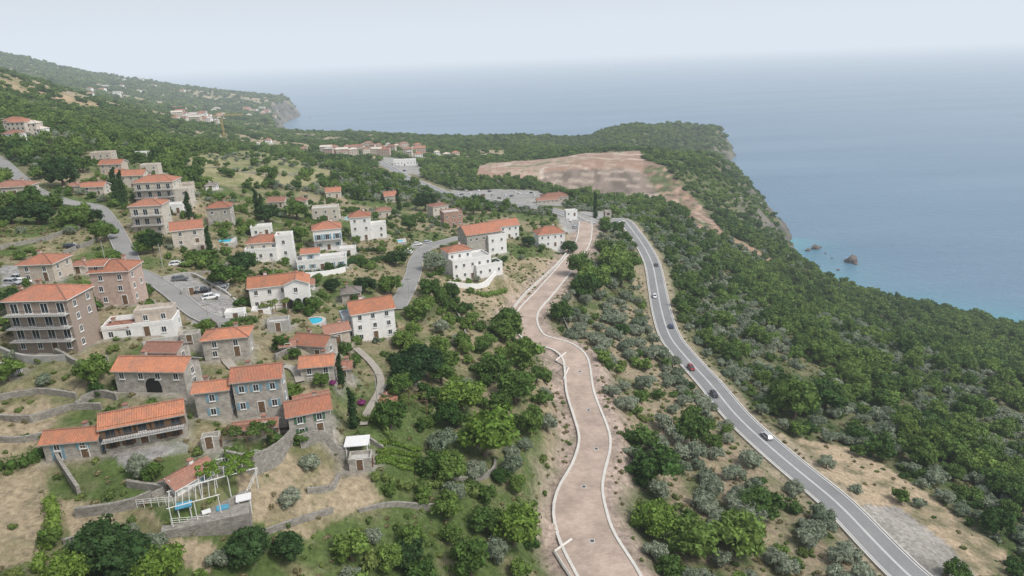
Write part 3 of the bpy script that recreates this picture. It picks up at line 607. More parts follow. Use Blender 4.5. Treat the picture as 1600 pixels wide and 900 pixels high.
n1=N(nt,'ShaderNodeTexNoise',Scale=.9,Detail=9.,Roughness=.75); nt.links.new(ge.outputs['Position'],n1.inputs['Vector'])
n2=N(nt,'ShaderNodeTexNoise',Scale=.16,Detail=7.,Roughness=.7); nt.links.new(ge.outputs['Position'],n2.inputs['Vector'])
n3=N(nt,'ShaderNodeTexVoronoi',Scale=.8); nt.links.new(ge.outputs['Position'],n3.inputs['Vector'])
col=mixc(nt,1.,at.outputs['Color'],mr(nt,n1.outputs[0],.3,.7,.45,1.55),'MULTIPLY')
col=mixc(nt,mr(nt,n2.outputs[0],.52,.68,0,.45),col,(.085,.125,.04,1)); col=mixc(nt,mr(nt,n3.outputs[0],.0,.28,.3,0),col,(.34,.31,.27,1)); nt.links.new(col,b.inputs['Base Color']); bump(nt,b,n1.outputs[0],.8,.6)
me.materials.append(m); ob('ground',me,kind='structure',label='hilly coastal terrain with dry grass, soil and cliffs')
# ------------------------------------------------------------------ sea
sr=np.concatenate([np.geomspace(250,9000,260),np.geomspace(9500,110000,20)]); st=np.radians(np.linspace(-75,88,260)); TT,RR=np.meshgrid(st,sr); X=(RR*np.sin(TT)).ravel();Y=(RR*np.cos(TT)).ravel()
me=gridmesh('sea',X,Y,np.zeros(len(X)),280,260)
s=-sdc(X,Y); sh=np.exp(-np.maximum(s,0)/30.)*(.3+.5*vn(X,Y,40,9))*(np.hypot(X,Y)<900); foam=np.exp(-np.maximum(s,0)/4.)
ca=me.color_attributes.new('Col','FLOAT_COLOR','POINT'); ca.data.foreach_set('color',np.stack([sh,foam,sh*0,sh*0+1],1).astype(np.float32).ravel())
m,nt,b=newmat('sea_water'); at=N(nt,'ShaderNodeAttribute',attribute_name='Col'); sp=N(nt,'ShaderNodeSeparateColor'); nt.links.new(at.outputs['Color'],sp.inputs[0])
ge=N(nt,'ShaderNodeNewGeometry'); mp=N(nt,'ShaderNodeMapping'); mp.inputs['Scale'].default_value=(.0012,.006,1); mp.inputs['Rotation'].default_value=(0,0,.25); nt.links.new(ge.outputs['Position'],mp.inputs[0])
nl=N(nt,'ShaderNodeTexNoise',Scale=1.,Detail=5.,Roughness=.6); nt.links.new(mp.outputs[0],nl.inputs['Vector'])
col=mixc(nt,mr(nt,nl.outputs[0],.36,.64,0,1),(.085,.17,.265,1),(.125,.215,.31,1))
col=mixc(nt,sp.outputs[0],col,(.08,.33,.38,1)); nt.links.new(col,b.inputs['Base Color'])
b.inputs['Roughness'].default_value=.3; b.inputs['IOR'].default_value=1.33; b.inputs['Specular IOR Level'].default_value=.5
mp2=N(nt,'ShaderNodeMapping'); mp2.inputs['Scale'].default_value=(.07,.16,1); mp2.inputs['Rotation'].default_value=(0,0,.4); nt.links.new(ge.outputs['Position'],mp2.inputs[0])
nw=N(nt,'ShaderNodeTexNoise',Scale=1.,Detail=6.,Roughness=.65); nt.links.new(mp2.outputs[0],nw.inputs['Vector']); bump(nt,b,nw.outputs[0],.9,2.5)
me.materials.append(m); ob('sea',me,kind='structure',label='calm hazy blue sea reaching the horizon')
# ------------------------------------------------------------------ trees
bm=bmesh.new(); bmesh.ops.create_icosphere(bm,subdivisions=1,radius=1); ICOV=np.array([v.co[:] for v in bm.verts]); ICOF=[tuple(v.index for v in f.verts) for f in bm.faces]; bm.free()
bm=bmesh.new(); bmesh.ops.create_icosphere(bm,subdivisions=2,radius=1); ICOV2=np.array([v.co[:] for v in bm.verts]); ICOF2=[tuple(v.index for v in f.verts) for f in bm.faces]; bm.free()
def clumps(name,g,mat,items,nl,leaf):
    V=[];Fc=[];k=0
    for ctr,rc,sz in items:
        iv=ICOV*rc*.8*(1+g.normal(0,.12,(len(ICOV),1))); iv[:,2]*=sz; V.append(iv+ctr); Fc+=[tuple(k+i for i in f) for f in ICOF]; k+=len(ICOV)
        n_=g.normal(size=(nl,3)); n_/=np.linalg.norm(n_,axis=1)[:,None]; n_[:,2]=np.where(n_[:,2]<-.3,-n_[:,2],n_[:,2])
        ps=n_*rc*g.uniform(.76,1.22,(nl,1)); ps[:,2]*=sz; ps+=ctr
        nn=n_*.9+g.normal(size=(nl,3))*.55; nn/=np.linalg.norm(nn,axis=1)[:,None]
        u=np.cross(nn,g.normal(size=(nl,3))); u/=np.linalg.norm(u,axis=1)[:,None]; w=np.cross(nn,u); L=leaf*g.uniform(.6,1.3,(nl,1))
        q=np.stack([ps-u*L,ps-w*L*.6,ps+u*L,ps+w*L*.6],1).reshape(-1,3); V.append(q); Fc+=[(k+4*i,k+4*i+1,k+4*i+2,k+4*i+3) for i in range(nl)]; k+=4*nl
    me=bpy.data.meshes.new(name); me.from_pydata(np.concatenate(V).tolist(),[],Fc); me.materials.append(mat); return me
def crown(name,seed,mat,nc,nl,leaf,zc=.85,rz=.72,shape='round'):
    g=np.random.default_rng(seed); it=[]
    for c in range(nc):
        if shape=='cyp':
            t=(c+.5)/nc; it.append((np.array([g.normal(0,.12),g.normal(0,.12),.3+t*6.2]),(.62*(1-t**2.2)+.12)*(1.+g.normal(0,.08)),1.5))
        else:
            th=g.uniform(0,2*math.pi); cz=g.uniform(-.75,1); rad=g.uniform(.4,.78); sq=math.sqrt(max(0,1-cz*cz*.8))
            ctr=np.array([math.cos(th)*sq*rad,math.sin(th)*sq*rad,zc+cz*rad*rz*.95]); rc=g.uniform(.22,.42)
            if c==0: ctr=np.array([0,0,zc]); rc=.62
            it.append((ctr,rc,.85))
    return clumps(name,g,mat,it,nl,leaf)
def trunkmesh(seed,h=.95,r=.075):
    g=random.Random(seed); mb=MB(); top=(g.uniform(-.08,.08),g.uniform(-.08,.08),h*.55)
    mb.tube([(0,0,-.3),(0,0,.02),(top[0]*.4,top[1]*.4,h*.3),top],[r*1.5,r*1.25,r,r*.8],7)
    for i in range(4):
        t=i*1.57+g.uniform(-.4,.4); mb.tube([top,(top[0]+math.cos(t)*.25,top[1]+math.sin(t)*.25,h*.8),(top[0]+math.cos(t)*.5,top[1]+math.sin(t)*.5,h*1.1)],[r*.65,r*.4,r*.2],5)
    return mb.mesh('trunk',[M['bark']])
TR=[trunkmesh(i) for i in range(3)]; TRS=trunkmesh(9,.5,.06); TRC=trunkmesh(8,1.2,.11)
CR={'broadleaf_tree':[crown('crown',10+i,M['leaf'],22,62,.095) for i in range(5)],
 'light_tree':[crown('crown',20,M['leafl'],28,84,.075,.85,.78)],'dark_tree':[crown('crown',25,M['leafd'],24,80,.085,.85,.85)],
 'olive_tree':[crown('crown',30+i,M['olive'],20,60,.085,.75,.66) for i in range(3)],
 'shrub':[crown('crown',40+i,M['shrub'],10,42,.12,.38,.5) for i in range(3)],
 'cypress_tree':[crown('crown',50,M['leafd'],12,80,.16,shape='cyp')],
 'flower_bush':[crown('crown',55,M['flower'],8,50,.13,.42,.55)]}
CL={'broadleaf_tree':[crown('crown',60+i,M['leaf'],14,28,.14,.72,.75) for i in range(4)],
 'olive_tree':[crown('crown',70+i,M['olive'],12,28,.14,.66,.62) for i in range(3)],
 'shrub':[crown('crown',80,M['shrub'],6,24,.19,.34,.45),crown('crown',81,M['dry'],5,22,.2,.28,.38)]}
LAB={'broadleaf_tree':'leafy green broadleaf tree on the hillside','light_tree':'large bright green round-crowned tree','dark_tree':'dark green dense round-crowned tree','olive_tree':'silvery grey-green olive tree on dry ground','shrub':'low green shrub on dry grass','cypress_tree':'tall slender dark green cypress','flower_bush':'magenta flowering bush against stone wall'}
CAT={'broadleaf_tree':'tree','light_tree':'tree','dark_tree':'tree','olive_tree':'olive tree','shrub':'shrub','cypress_tree':'cypress','flower_bush':'flowering bush'}
def plant(kind,x,y,z,r,lo=False,hs=1):
    nm={'light_tree':'broadleaf_tree','dark_tree':'broadleaf_tree'}.get(kind,kind)
    e=ob(nm,None,None,(x,y,z),random.uniform(0,6.28),(r*random.uniform(.88,1.12),r*random.uniform(.88,1.12),r*hs*random.uniform(.82,1.15)),label=LAB[kind],category=CAT[kind],group=nm.replace('_',' ')+'s of the hillside')
    cs=CL[kind] if (lo and kind in CL) else CR[kind]; c=ob('crown',random.choice(cs),e)
    ob('trunk',TRS if kind in('shrub','flower_bush') else TRC if kind=='cypress_tree' else random.choice(TR),e); return c
hand=[(722,640,42,'light_tree'),(655,590,40,'dark_tree'),(690,600,28,'broadleaf_tree'),(772,598,32,'broadleaf_tree'),(822,575,29,'broadleaf_tree'),(757,712,50,'light_tree'),(706,752,30,'broadleaf_tree'),(802,850,40,'light_tree'),(805,630,36,'broadleaf_tree'),(640,610,28,'dark_tree'),(700,670,26,'broadleaf_tree'),(830,680,26,'broadleaf_tree'),
(392,875,36,'dark_tree'),(550,876,30,'broadleaf_tree'),(452,872,28,'dark_tree'),(165,882,50,'dark_tree'),(205,895,44,'dark_tree'),(115,910,40,'light_tree'),(255,910,40,'light_tree'),(640,885,30,'dark_tree'),(735,898,36,'broadleaf_tree'),(700,810,26,'broadleaf_tree'),(612,680,26,'broadleaf_tree'),(760,830,30,'broadleaf_tree'),
(1022,755,44,'broadleaf_tree'),(1000,705,30,'broadleaf_tree'),(1150,865,44,'broadleaf_tree'),(1080,870,40,'broadleaf_tree'),(1030,835,38,'light_tree'),(1190,805,32,'broadleaf_tree'),(930,456,32,'broadleaf_tree'),(958,428,28,'broadleaf_tree'),(915,468,26,'broadleaf_tree'),(970,448,26,'broadleaf_tree'),(945,400,18,'broadleaf_tree'),(905,440,20,'broadleaf_tree'),(985,420,20,'broadleaf_tree'),
(1240,655,38,'broadleaf_tree'),(1290,640,32,'broadleaf_tree'),(1080,695,28,'broadleaf_tree'),(352,448,28,'broadleaf_tree'),(325,416,20,'broadleaf_tree'),(382,425,24,'dark_tree'),(400,455,16,'broadleaf_tree'),(150,602,28,'broadleaf_tree'),(22,492,26,'dark_tree'),(18,600,20,'broadleaf_tree'),(442,546,18,'broadleaf_tree'),(570,458,18,'dark_tree'),(610,452,20,'broadleaf_tree'),(618,412,20,'dark_tree'),(770,438,16,'dark_tree'),(520,455,14,'dark_tree'),(470,380,16,'broadleaf_tree'),(640,360,16,'broadleaf_tree'),(665,330,18,'dark_tree'),(740,335,16,'broadleaf_tree'),(390,360,16,'broadleaf_tree'),(165,372,20,'broadleaf_tree'),(145,345,16,'dark_tree'),(222,400,16,'broadleaf_tree'),(180,410,16,'broadleaf_tree'),
(680,428,22,'olive_tree'),(456,790,22,'olive_tree'),(690,708,26,'olive_tree'),(485,732,18,'olive_tree'),(345,885,20,'olive_tree'),(720,540,15,'olive_tree'),(60,350,26,'dark_tree'),(100,292,26,'dark_tree'),(50,330,24,'broadleaf_tree'),(120,357,24,'broadleaf_tree'),(20,350,22,'dark_tree'),(80,330,20,'broadleaf_tree'),(240,398,20,'dark_tree'),(420,348,22,'dark_tree'),(465,343,20,'broadleaf_tree'),(130,270,18,'broadleaf_tree'),
(552,662,11,'cypress_tree'),(187,322,9,'cypress_tree'),(196,318,8,'cypress_tree'),(404,338,7,'cypress_tree'),(412,342,6,'cypress_tree'),(330,399,7,'cypress_tree'),(535,606,8,'cypress_tree'),(564,622,8,'flower_bush'),(523,615,7,'flower_bush'),(300,352,8,'cypress_tree'),(930,340,6,'cypress_tree'),(624,330,6,'cypress_tree'),(888,390,15,'dark_tree'),(825,385,12,'dark_tree')]
hx=[]
for px,py,rp,kd in hand:
    q=P(px,py); r=rp*mpp(q); z=Zf([q[0]],[q[1]])[0]; hx.append((q[0],q[1],r*.8)); plant(kd,q[0],q[1],z,r)
def hedge(px,r,label,mat='leafd',seed=1):
    c=catmull(PL(px),r*1.1); z=Zf(c[:,0],c[:,1]); g=np.random.default_rng(seed); o0=np.array([c[0][0],c[0][1],z[0]])
    it=[(np.array([x,y,zz+r*.7])-o0+g.normal(0,.1,3)*r,r*g.uniform(.85,1.15),1.1) for (x,y),zz in zip(c,z)]
    ob('hedge',clumps('hedge',g,M[mat],it,46,.22),None,tuple(o0),label=label,category='hedge')
hedge([(470,430),(520,427),(560,417),(600,405)],1.1,'clipped dark green hedge along villa garden')
hedge([(540,400),(570,394),(600,392)],1.,'dark green hedge beside the white villa',seed=2)
hedge([(60,890),(75,860),(88,820),(78,790)],1.2,'bright green hedge along dry field','leafl',3)
hedge([(560,650),(590,668),(612,700)],.8,'low green garden hedge','shrub',4)
hedge([(590,760),(640,765),(700,762),(740,775)],1.1,'overgrown green hedge between terraces','shrub',5)
hedge([(345,522),(372,512),(400,512)],.8,'green hedge by the courtyard','leaf',6)
hedge([(0,735),(40,730),(62,715)],1.2,'bushy hedge at the field edge','leaf',7)
hedge([(735,457),(760,464),(790,454)],1.2,'dark hedge below white villa','leaf',8)
hedge([(120,585),(180,580),(200,570)],1.,'leafy hedge on village terrace','leaf',9)
for i,yy in enumerate((702,712,722,733)): hedge([(592,yy+4),(620,yy),(655,yy+3)],.45,'row of green vegetables in garden bed','leafl',20+i)
def cand(r0_,r1_,sp,seed):
    g=np.random.default_rng(seed); n_=int(r1_/sp)+2; xs=np.arange(-int(n_*.8),int(n_*.85))*sp; ys=np.arange(0,n_)*sp; Xc,Yc=np.meshgrid(xs,ys); Xc=(Xc+g.uniform(-.48,.48,Xc.shape)*sp).ravel();Yc=(Yc+g.uniform(-.48,.48,Yc.shape)*sp).ravel()
    r=np.hypot(Xc,Yc); th=np.degrees(np.arctan2(Xc,Yc)); k=(r>=r0_)&(r<r1_)&(np.abs(th)<50); return Xc[k],Yc[k],g
allp=[]
def add(x,y,z,r,kind): allp.extend(zip(x,y,z,r,[kind]*len(x)))
def near_scatter(r0_,r1_,sp,seed):
    x,y,g=cand(r0_,r1_,sp,seed); z,D=Zf(x,y,True); s=sdc(x,y); rd=rectd(x,y); u=g.random(len(x)); v=g.random(len(x)); n4=vn(x,y,55,12); n5=vn(x,y,16,13)
    vi=inpoly(x,y,village); mb_=inpoly(x,y,midbr); oa=inpoly(x,y,oliveA); bare=inpoly(x,y,quarry); de=inpoly(x,y,dense)
    for q in courts+[pull,cliffz]: bare|=inpoly(x,y,q)
    dry=np.zeros(len(x),bool)
    for q in(dry1,dry2,dry3,dry4,dry5,dry6,vegbeds,grass): dry|=inpoly(x,y,q)
    bare|=segdist(x,y,streak,False)<6
    dA=segdist(x,y,RA.c[::4],False); dB=segdist(x,y,RB.c[::4],False); r_=np.hypot(x,y)
    ok=(s>12)&(D>2.)&(rd>1.2)&~bare&(dB>8.5)&(dA>np.where((r_>430)&(x/np.maximum(y,1)<.12),19,8.))
    for a_,b_,c_ in hx: ok&=(x-a_)**2+(y-b_)**2>(c_*.9)**2
    right=~vi&~mb_&~oa
    dens=np.where(vi,.46,np.where(mb_,.55,np.where(oa,.62,.92)))
    dens=np.where((mb_|vi)&~de,dens*(.35+1.3*n5),dens); dens=np.where(de,.85,dens); dens=np.where(right,dens*(1-.75*sstep(.76,.86,n5)),dens)
    dens=np.where(dry,.1,dens)
    ok&=u<dens
    pol_=np.where(oa,.65,np.where(vi,.1,np.where(mb_,.12,np.where(dA<60,.65,np.where(dA<150,.6*sstep(.32,.55,n4),sstep(.52,.65,n4)*.5))))); pol_=np.where(r_>560,pol_*.3,pol_)
    isol=(v<pol_); rad=g.uniform(1.5,2.9,len(x)); rad=np.where(right&~isol,1.4+3.6*g.random(len(x))**1.7,rad); rad=np.where(oa&isol,g.uniform(1.9,3.3,len(x)),rad); rad=np.where(vi,rad*.78,rad)
    shr=(g.random(len(x))<np.where(right,.15,.4))&~isol
    k=ok&isol; add(x[k],y[k],z[k],rad[k],'olive_tree'); k=ok&~isol&~shr; add(x[k],y[k],z[k],rad[k]*1.03,'broadleaf_tree'); k=ok&shr; add(x[k],y[k],z[k],rad[k]*.65,'shrub')
near_scatter(60,680,4.3,1)
x,y,g=cand(60,330,2.0,5); z,D=Zf(x,y,True); rd=rectd(x,y); u=g.random(len(x)); n5=vn(x,y,10,15); bare=np.zeros(len(x),bool)
for q in courts+[pull,quarry]: bare|=inpoly(x,y,q)
dry=np.zeros(len(x),bool)
for q in(dry1,dry2,dry3,dry6): dry|=inpoly(x,y,q)
k=(D>1.2)&(rd>.7)&~bare&(u<np.where(dry,.1,.14+.62*n5)); small=(x[k],y[k],z[k],g.uniform(.25,.95,k.sum()))
by={}
for q in allp: by.setdefault(q[4],[]).append(q)
def inview(q):
    d=np.array([q[0],q[1],q[2]-H]); de=d@fw; return de>0 and abs(d@R/de*F)<830 and abs(d@U/de*F)<480
rest={}; SRC={}
for kd,l in by.items():
    l.sort(key=lambda q:-(q[3]/math.dist((q[0],q[1],q[2]),(0,0,H))*(1 if inview(q) else .01))); nmax=290 if kd!='broadleaf_tree' else 220
    for i,q in enumerate(l[:nmax]):
        c=plant(kd,*q[:4],lo=i>=170)
        if i>=170: SRC.setdefault(kd,{})[c.data.name]=c
    rest[kd]=l[nmax:]
def stuff(name,label,x,y,z,r,srcs,hs=1.,seed=0):
    g=np.random.default_rng(seed); n_=len(x); me=bpy.data.meshes.new(name); me.from_pydata(np.stack([x,y,z],1).tolist(),[],[])
    at_=me.attributes.new('sc','FLOAT_VECTOR','POINT'); S=np.stack([r*g.uniform(.85,1.2,n_),r*g.uniform(.85,1.2,n_),r*hs*g.uniform(.75,1.25,n_)],1); at_.data.foreach_set('vector',S.astype(np.float32).ravel())
    at_=me.attributes.new('ro','FLOAT_VECTOR','POINT'); S=np.stack([np.zeros(n_),np.zeros(n_),g.uniform(0,6.28,n_)],1); at_.data.foreach_set('vector',S.astype(np.float32).ravel())
    at_=me.attributes.new('vi','INT','POINT'); at_.data.foreach_set('value',g.integers(0,len(srcs),n_).astype(np.int32))
    o=ob(name,me,kind='stuff',label=label); tr=bpy.data.node_groups.new(name,'GeometryNodeTree'); tr.interface.new_socket('Geometry',in_out='INPUT',socket_type='NodeSocketGeometry'); tr.interface.new_socket('Geometry',in_out='OUTPUT',socket_type='NodeSocketGeometry')
    L=tr.links.new; gi=tr.nodes.new('NodeGroupInput'); go=tr.nodes.new('NodeGroupOutput'); jn=tr.nodes.new('GeometryNodeJoinGeometry')
    def na(nm,t): q=tr.nodes.new('GeometryNodeInputNamedAttribute'); q.data_type=t; q.inputs[0].default_value=nm; return next(o_ for o_ in q.outputs if o_.enabled and o_.name=='Attribute')
    A1=na('sc','FLOAT_VECTOR');A2=na('ro','FLOAT_VECTOR');A3=na('vi','INT')
    for i,s_ in enumerate(srcs):
        oi=tr.nodes.new('GeometryNodeObjectInfo'); oi.transform_space='ORIGINAL'; oi.inputs['Object'].default_value=s_
        cp=tr.nodes.new('FunctionNodeCompare'); cp.data_type='INT'; cp.operation='EQUAL'; L(A3,cp.inputs[2]); cp.inputs[3].default_value=i
        ip=tr.nodes.new('GeometryNodeInstanceOnPoints'); L(gi.outputs[0],ip.inputs['Points']); L(cp.outputs[0],ip.inputs['Selection']); L(oi.outputs['Geometry'],ip.inputs['Instance']); L(A2,ip.inputs['Rotation']); L(A1,ip.inputs['Scale']); L(ip.outputs[0],jn.inputs[0])
    L(jn.outputs[0],go.inputs[0]); md=o.modifiers.new('scatter','NODES'); md.node_group=tr; return o
def col5(l): return [np.array([q[i] for q in l]) for i in range(4)]
S_=lambda k:list(SRC[k].values())
x,y,z,r=col5(rest['broadleaf_tree']); stuff('woodland','dense green broadleaf woodland covering the slopes',x,y,z-.2,r,S_('broadleaf_tree'),1,1)
x,y,z,r=col5(rest['olive_tree']); stuff('olive_grove','grey-green olive grove on the slope',x,y,z-.1,r,S_('olive_tree'),1,2)
sx,sy,sz,sr_=small; x,y,z,r=col5(rest['shrub']); stuff('undergrowth','low green and dry scrub covering the ground',np.concatenate([x,sx]),np.concatenate([y,sy]),np.concatenate([z,sz]),np.concatenate([r,sr_]),S_('shrub'),1,3)
def far_scatter(r0_,r1_,sp,ra,seed):
    x,y,g=cand(r0_,r1_,sp,seed); th=np.degrees(np.arctan2(x,y)); k=(np.abs(th)<42); x=x[k];y=y[k]
    s=sdc(x,y); k=s>9; x=x[k];y=y[k];s=s[k]; z=Zf(x,y); gx=(Zb(x+3,y)-Zb(x-3,y))/6; gy=(Zb(x,y+3)-Zb(x,y-3))/6; sl=np.hypot(gx,gy)
    rd=rectd(x,y); D,_=roadd(x,y); n4=vn(x,y,140,8)*.6+vn(x,y,35,5)*.4; farh=(x<0)&(np.hypot(x,y)>800)
    ok=~inpoly(x,y,quarry)&~inpoly(x,y,cliffz)&(rd>6)&(D>12)&(segdist(x,y,streak,False)>7)&(z>9)&((sl<1.1)|(g.random(len(x))<.45))
    ok&=g.random(len(x))<np.where(farh,1-.8*sstep(.4,.64,n4),.97)
    ok&=~(inpoly(x,y,grass)&(g.random(len(x))<.93)); ok&=~(inpoly(x,y,hillg)&(g.random(len(x))<.85))
    for q in courts: ok&=~inpoly(x,y,q)
    return x[ok],y[ok],z[ok],(.45+.8*g.random(ok.sum())**1.5)*ra
a1=far_scatter(680,1750,6.4,4.8,21); a2=far_scatter(1750,4200,15.,9.5,22)
cc=[np.concatenate([u,v]) for u,v in zip(a1,a2)]
print('FAR',len(cc[0]),'NEAR',{k:len(v) for k,v in by.items()},'SMALL',len(sx))
stuff('distant_forest','far-off dark green forest on headlands and hills',cc[0],cc[1],cc[2]-1.2,cc[3],S_('broadleaf_tree'),.75,4)
# ------------------------------------------------------------------ cars
def carmeshes():
    st=[(-2.15,.74,.42,.72),(-2.05,.84,.3,.86),(-1.3,.88,.26,.9),(-.6,.89,.25,.92),(.6,.89,.25,.92),(1.3,.87,.27,.86),(1.95,.8,.32,.74),(2.15,.66,.42,.62)]
    mb=MB(); rg=[]
    for x,w,z0,z1 in st: rg.append([(x,-w*.92,z0),(x,-w,(z0+z1)/2),(x,-w*.93,z1),(x,w*.93,z1),(x,w,(z0+z1)/2),(x,w*.92,z0)])
    for i in range(len(rg)-1):
        for j in range(6): k=(j+1)%6; mb.face([rg[i][j],rg[i+1][j],rg[i+1][k],rg[i][k]])
    mb.face(rg[0]); mb.face(rg[-1][::-1])
    body=mb; body.box(-1.4,.4,-.62,.62,1.40,1.47)
    for s_ in(-1,1):
        body.beam((-1.4,s_*.61,1.42),(-2.0,s_*.76,.88),.035); body.beam((.4,s_*.61,1.42),(1.2,s_*.76,.88),.035); body.beam((-.4,s_*.62,1.42),(-.4,s_*.82,.9),.03)
    g=MB(); lo=[(-1.95,-.79,.86),(1.15,-.79,.86),(1.15,.79,.86),(-1.95,.79,.86)]; hi=[(-1.36,-.59,1.39),(.36,-.59,1.39),(.36,.59,1.39),(-1.36,.59,1.39)]
    for i in range(4): j=(i+1)%4; g.face([lo[i],lo[j],hi[j],hi[i]])
    w=MB(); w.tube([(0,-.1,0),(0,.1,0)],[.33,.33],14,0); w.tube([(0,-.115,0),(0,.115,0)],[.2,.2],10,1)
    h=MB(); h.box(-.04,.06,-.16,.16,-.07,.07)
    return body.mesh('body',[M['white']]),g.mesh('windows',[M['glass']]),w.mesh('wheel',[M['rubber'],M['rim']]),h.mesh('headlight',[M['lamp']]),h.mesh('tail_light',[M['redlight']])
CB=carmeshes()
cp_={'white':(.75,.75,.75),'black':(.02,.02,.025),'blue':(.03,.06,.14),'red':(.22,.02,.025),'silver':(.42,.43,.45),'grey':(.12,.125,.13)}
for k,v in cp_.items():
    m,nt,b=newmat('car_paint_'+k); b.inputs['Base Color'].default_value=(*v,1); b.inputs['Roughness'].default_value=.25; b.inputs['Coat Weight'].default_value=.5; M['car'+k]=m
def car(x,y,z,yaw,c,label,group):
    e=ob('car',None,None,(x,y,z),yaw,label=label,category='car',group=group)
    o=ob('body',CB[0],e); o.material_slots[0].link='OBJECT'; o.material_slots[0].material=M['car'+c]
    ob('window',CB[1],e)
    for dx in(-1.35,1.35):
        for dy in(-.8,.8): ob('wheel',CB[2],e,(dx,dy,.33))
    for dy in(-.6,.6): ob('headlight',CB[3],e,(2.08,dy,.6)); ob('tail_light',CB[4],e,(-2.1,dy,.7))
def roadcar(px,py,c,rev,off,label):
    q=P(px,py); i=int(np.argmin(((RA.c-q[:2])**2).sum(1))); t=RA.t[i]*(-1 if rev else 1); pos=RA.c[i]+RA.n[i]*off
    car(pos[0],pos[1],RA.z[i]+.06,math.atan2(t[1],t[0]),c,label,'cars driving along the coastal road')
roadcar(1180,683,'silver',False,1.9,'silver car with dark windows driving on coastal road'); roadcar(1129,618,'black',True,-1.9,'black car driving on coastal road')
roadcar(1090,578,'red',True,-1.9,'dark red car driving on coastal road'); roadcar(1046,511,'blue',False,1.9,'dark blue car driving on coastal road'); roadcar(1032,467,'white',True,-1.9,'white car driving on coastal road'); roadcar(1021,418,'grey',False,1.9,'dark grey car driving on coastal road')
for px,py,yw,c in((277,415,20,'white'),(283,443,30,'grey'),(318,462,30,'black'),(330,470,30,'white'),(345,448,10,'white'),(338,442,10,'grey'),(352,453,100,'silver'),(30,431,-10,'white'),(20,441,-10,'silver'),(112,388,10,'black'),(641,392,80,'white'),(652,379,20,'white'),(668,376,20,'silver'),
    (735,304,60,'white'),(745,305,60,'silver'),(790,306,60,'white'),(800,307,60,'grey'),(812,304,60,'white'),(822,303,60,'white'),(830,302,60,'black'),(835,306,60,'white'),(755,306,60,'red'),(925,350,10,'white'),(935,347,10,'black'),(900,352,20,'silver'),(888,343,0,'white'),(632,387,70,'white'),(840,312,70,'blue'),(780,311,60,'black'),(770,306,60,'silver'),(850,315,70,'white'),(722,305,60,'grey'),(625,262,70,'white'),(632,268,70,'blue'),(620,257,70,'silver'),(35,440,-10,'white'),(805,301,60,'white'),(765,300,60,'black'),(748,299,60,'white'),(728,299,60,'silver')):
    q=P(px,py); z=Zf([q[0]],[q[1]])[0]; car(q[0],q[1],z+.02,math.radians(yw),c,c+' parked car on paved yard','parked cars')
# ------------------------------------------------------------------ walls
def wallrun(px,h,label,mat='drystone',th=.25,name='retaining_wall'):
    c=catmull(PL(px),2.); z=Zf(c[:,0],c[:,1]); z=smooth1(z,2) if len(z)>6 else z; t=np.gradient(c,axis=0); t/=np.linalg.norm(t,axis=1)[:,None]; n_=np.stack([t[:,1],-t[:,0]],1); mb=MB()
    for i in range(len(c)-1):
        A0=c[i]-n_[i]*th;A1=c[i]+n_[i]*th;B0=c[i+1]-n_[i+1]*th;B1=c[i+1]+n_[i+1]*th; za,zb=z[i]+h,z[i+1]+h
        mb.face([(*A0,za-h-2),(*B0,zb-h-2),(*B0,zb),(*A0,za)]); mb.face([(*A1,za),(*B1,zb),(*B1,zb-h-2),(*A1,za-h-2)]); mb.face([(*A0,za),(*B0,zb),(*B1,zb),(*A1,za)])
    for i in(0,len(c)-1): A0=c[i]-n_[i]*th;A1=c[i]+n_[i]*th; mb.face([(*A0,z[i]-2),(*A1,z[i]-2),(*A1,z[i]+h),(*A0,z[i]+h)])
    ob(name,mb.mesh(name,[M[mat]]),label=label,category='wall')
W_='dry stone terrace wall on garden slope'
for px,h in (([(120,808),(180,800),(240,786)],1.6),([(700,748),(735,752),(770,742),(774,722)],1.),([(480,770),(520,765),(530,740)],1.),([(0,625),(60,615),(120,622)],1.1),([(595,620),(620,600),(660,612)],.9),([(90,560),(130,575),(170,565)],1.3),([(0,655),(50,660),(110,640),(160,640)],1.2),([(400,842),(450,822),(520,800)],.9),([(560,800),(620,790),(680,798)],.9),([(120,640),(150,620),(185,628)],1.4),([(330,500),(345,520),(330,535)],1.2),([(520,700),(560,690),(600,712)],1.),([(430,560),(455,552),(470,560)],1.4),([(100,400),(130,385),(150,372)],1.2),([(0,390),(50,380),(100,365)],1.2),([(300,430),(340,425),(370,400)],1.),([(560,330),(600,335),(640,345)],1.),([(700,470),(720,500),(730,530)],.8),([(860,480),(880,500),(900,540)],.8),([(200,760),(260,772),(240,786)],1.2),([(340,240),(400,250),(470,246)],.8),([(330,262),(400,272),(480,270)],.8),([(100,850),(170,835),(230,842)],.8),([(0,690),(40,690),(70,680)],1.)):
    wallrun(px,h,W_)
wallrun([(358,728),(400,741),(440,721),(462,696)],3.2,'tall stone retaining wall below the houses')
wallrun([(470,705),(510,700),(545,706)],2.4,'stone terrace wall beside garden')
wallrun([(80,690),(95,730),(125,775)],1.6,'garden wall beside stone house')
wallrun([(795,478),(828,446),(866,414),(890,386)],1.2,'white concrete retaining wall along new road','kerb')
wallrun([(462,434),(500,432),(540,426)],1.5,'white retaining wall with hedge','white')
wallrun([(225,548),(280,533),(315,534)],1.8,'concrete retaining wall of terrace','concrete')
wallrun([(700,446),(740,451),(775,444)],1.8,'white terrace retaining wall','white')
wallrun([(0,547),(40,564),(110,568)],1.2,'low yard wall beside apartment building','concrete')
wallrun([(255,440),(300,432),(340,452),(372,470)],.9,'low pale wall around parking court','concrete')
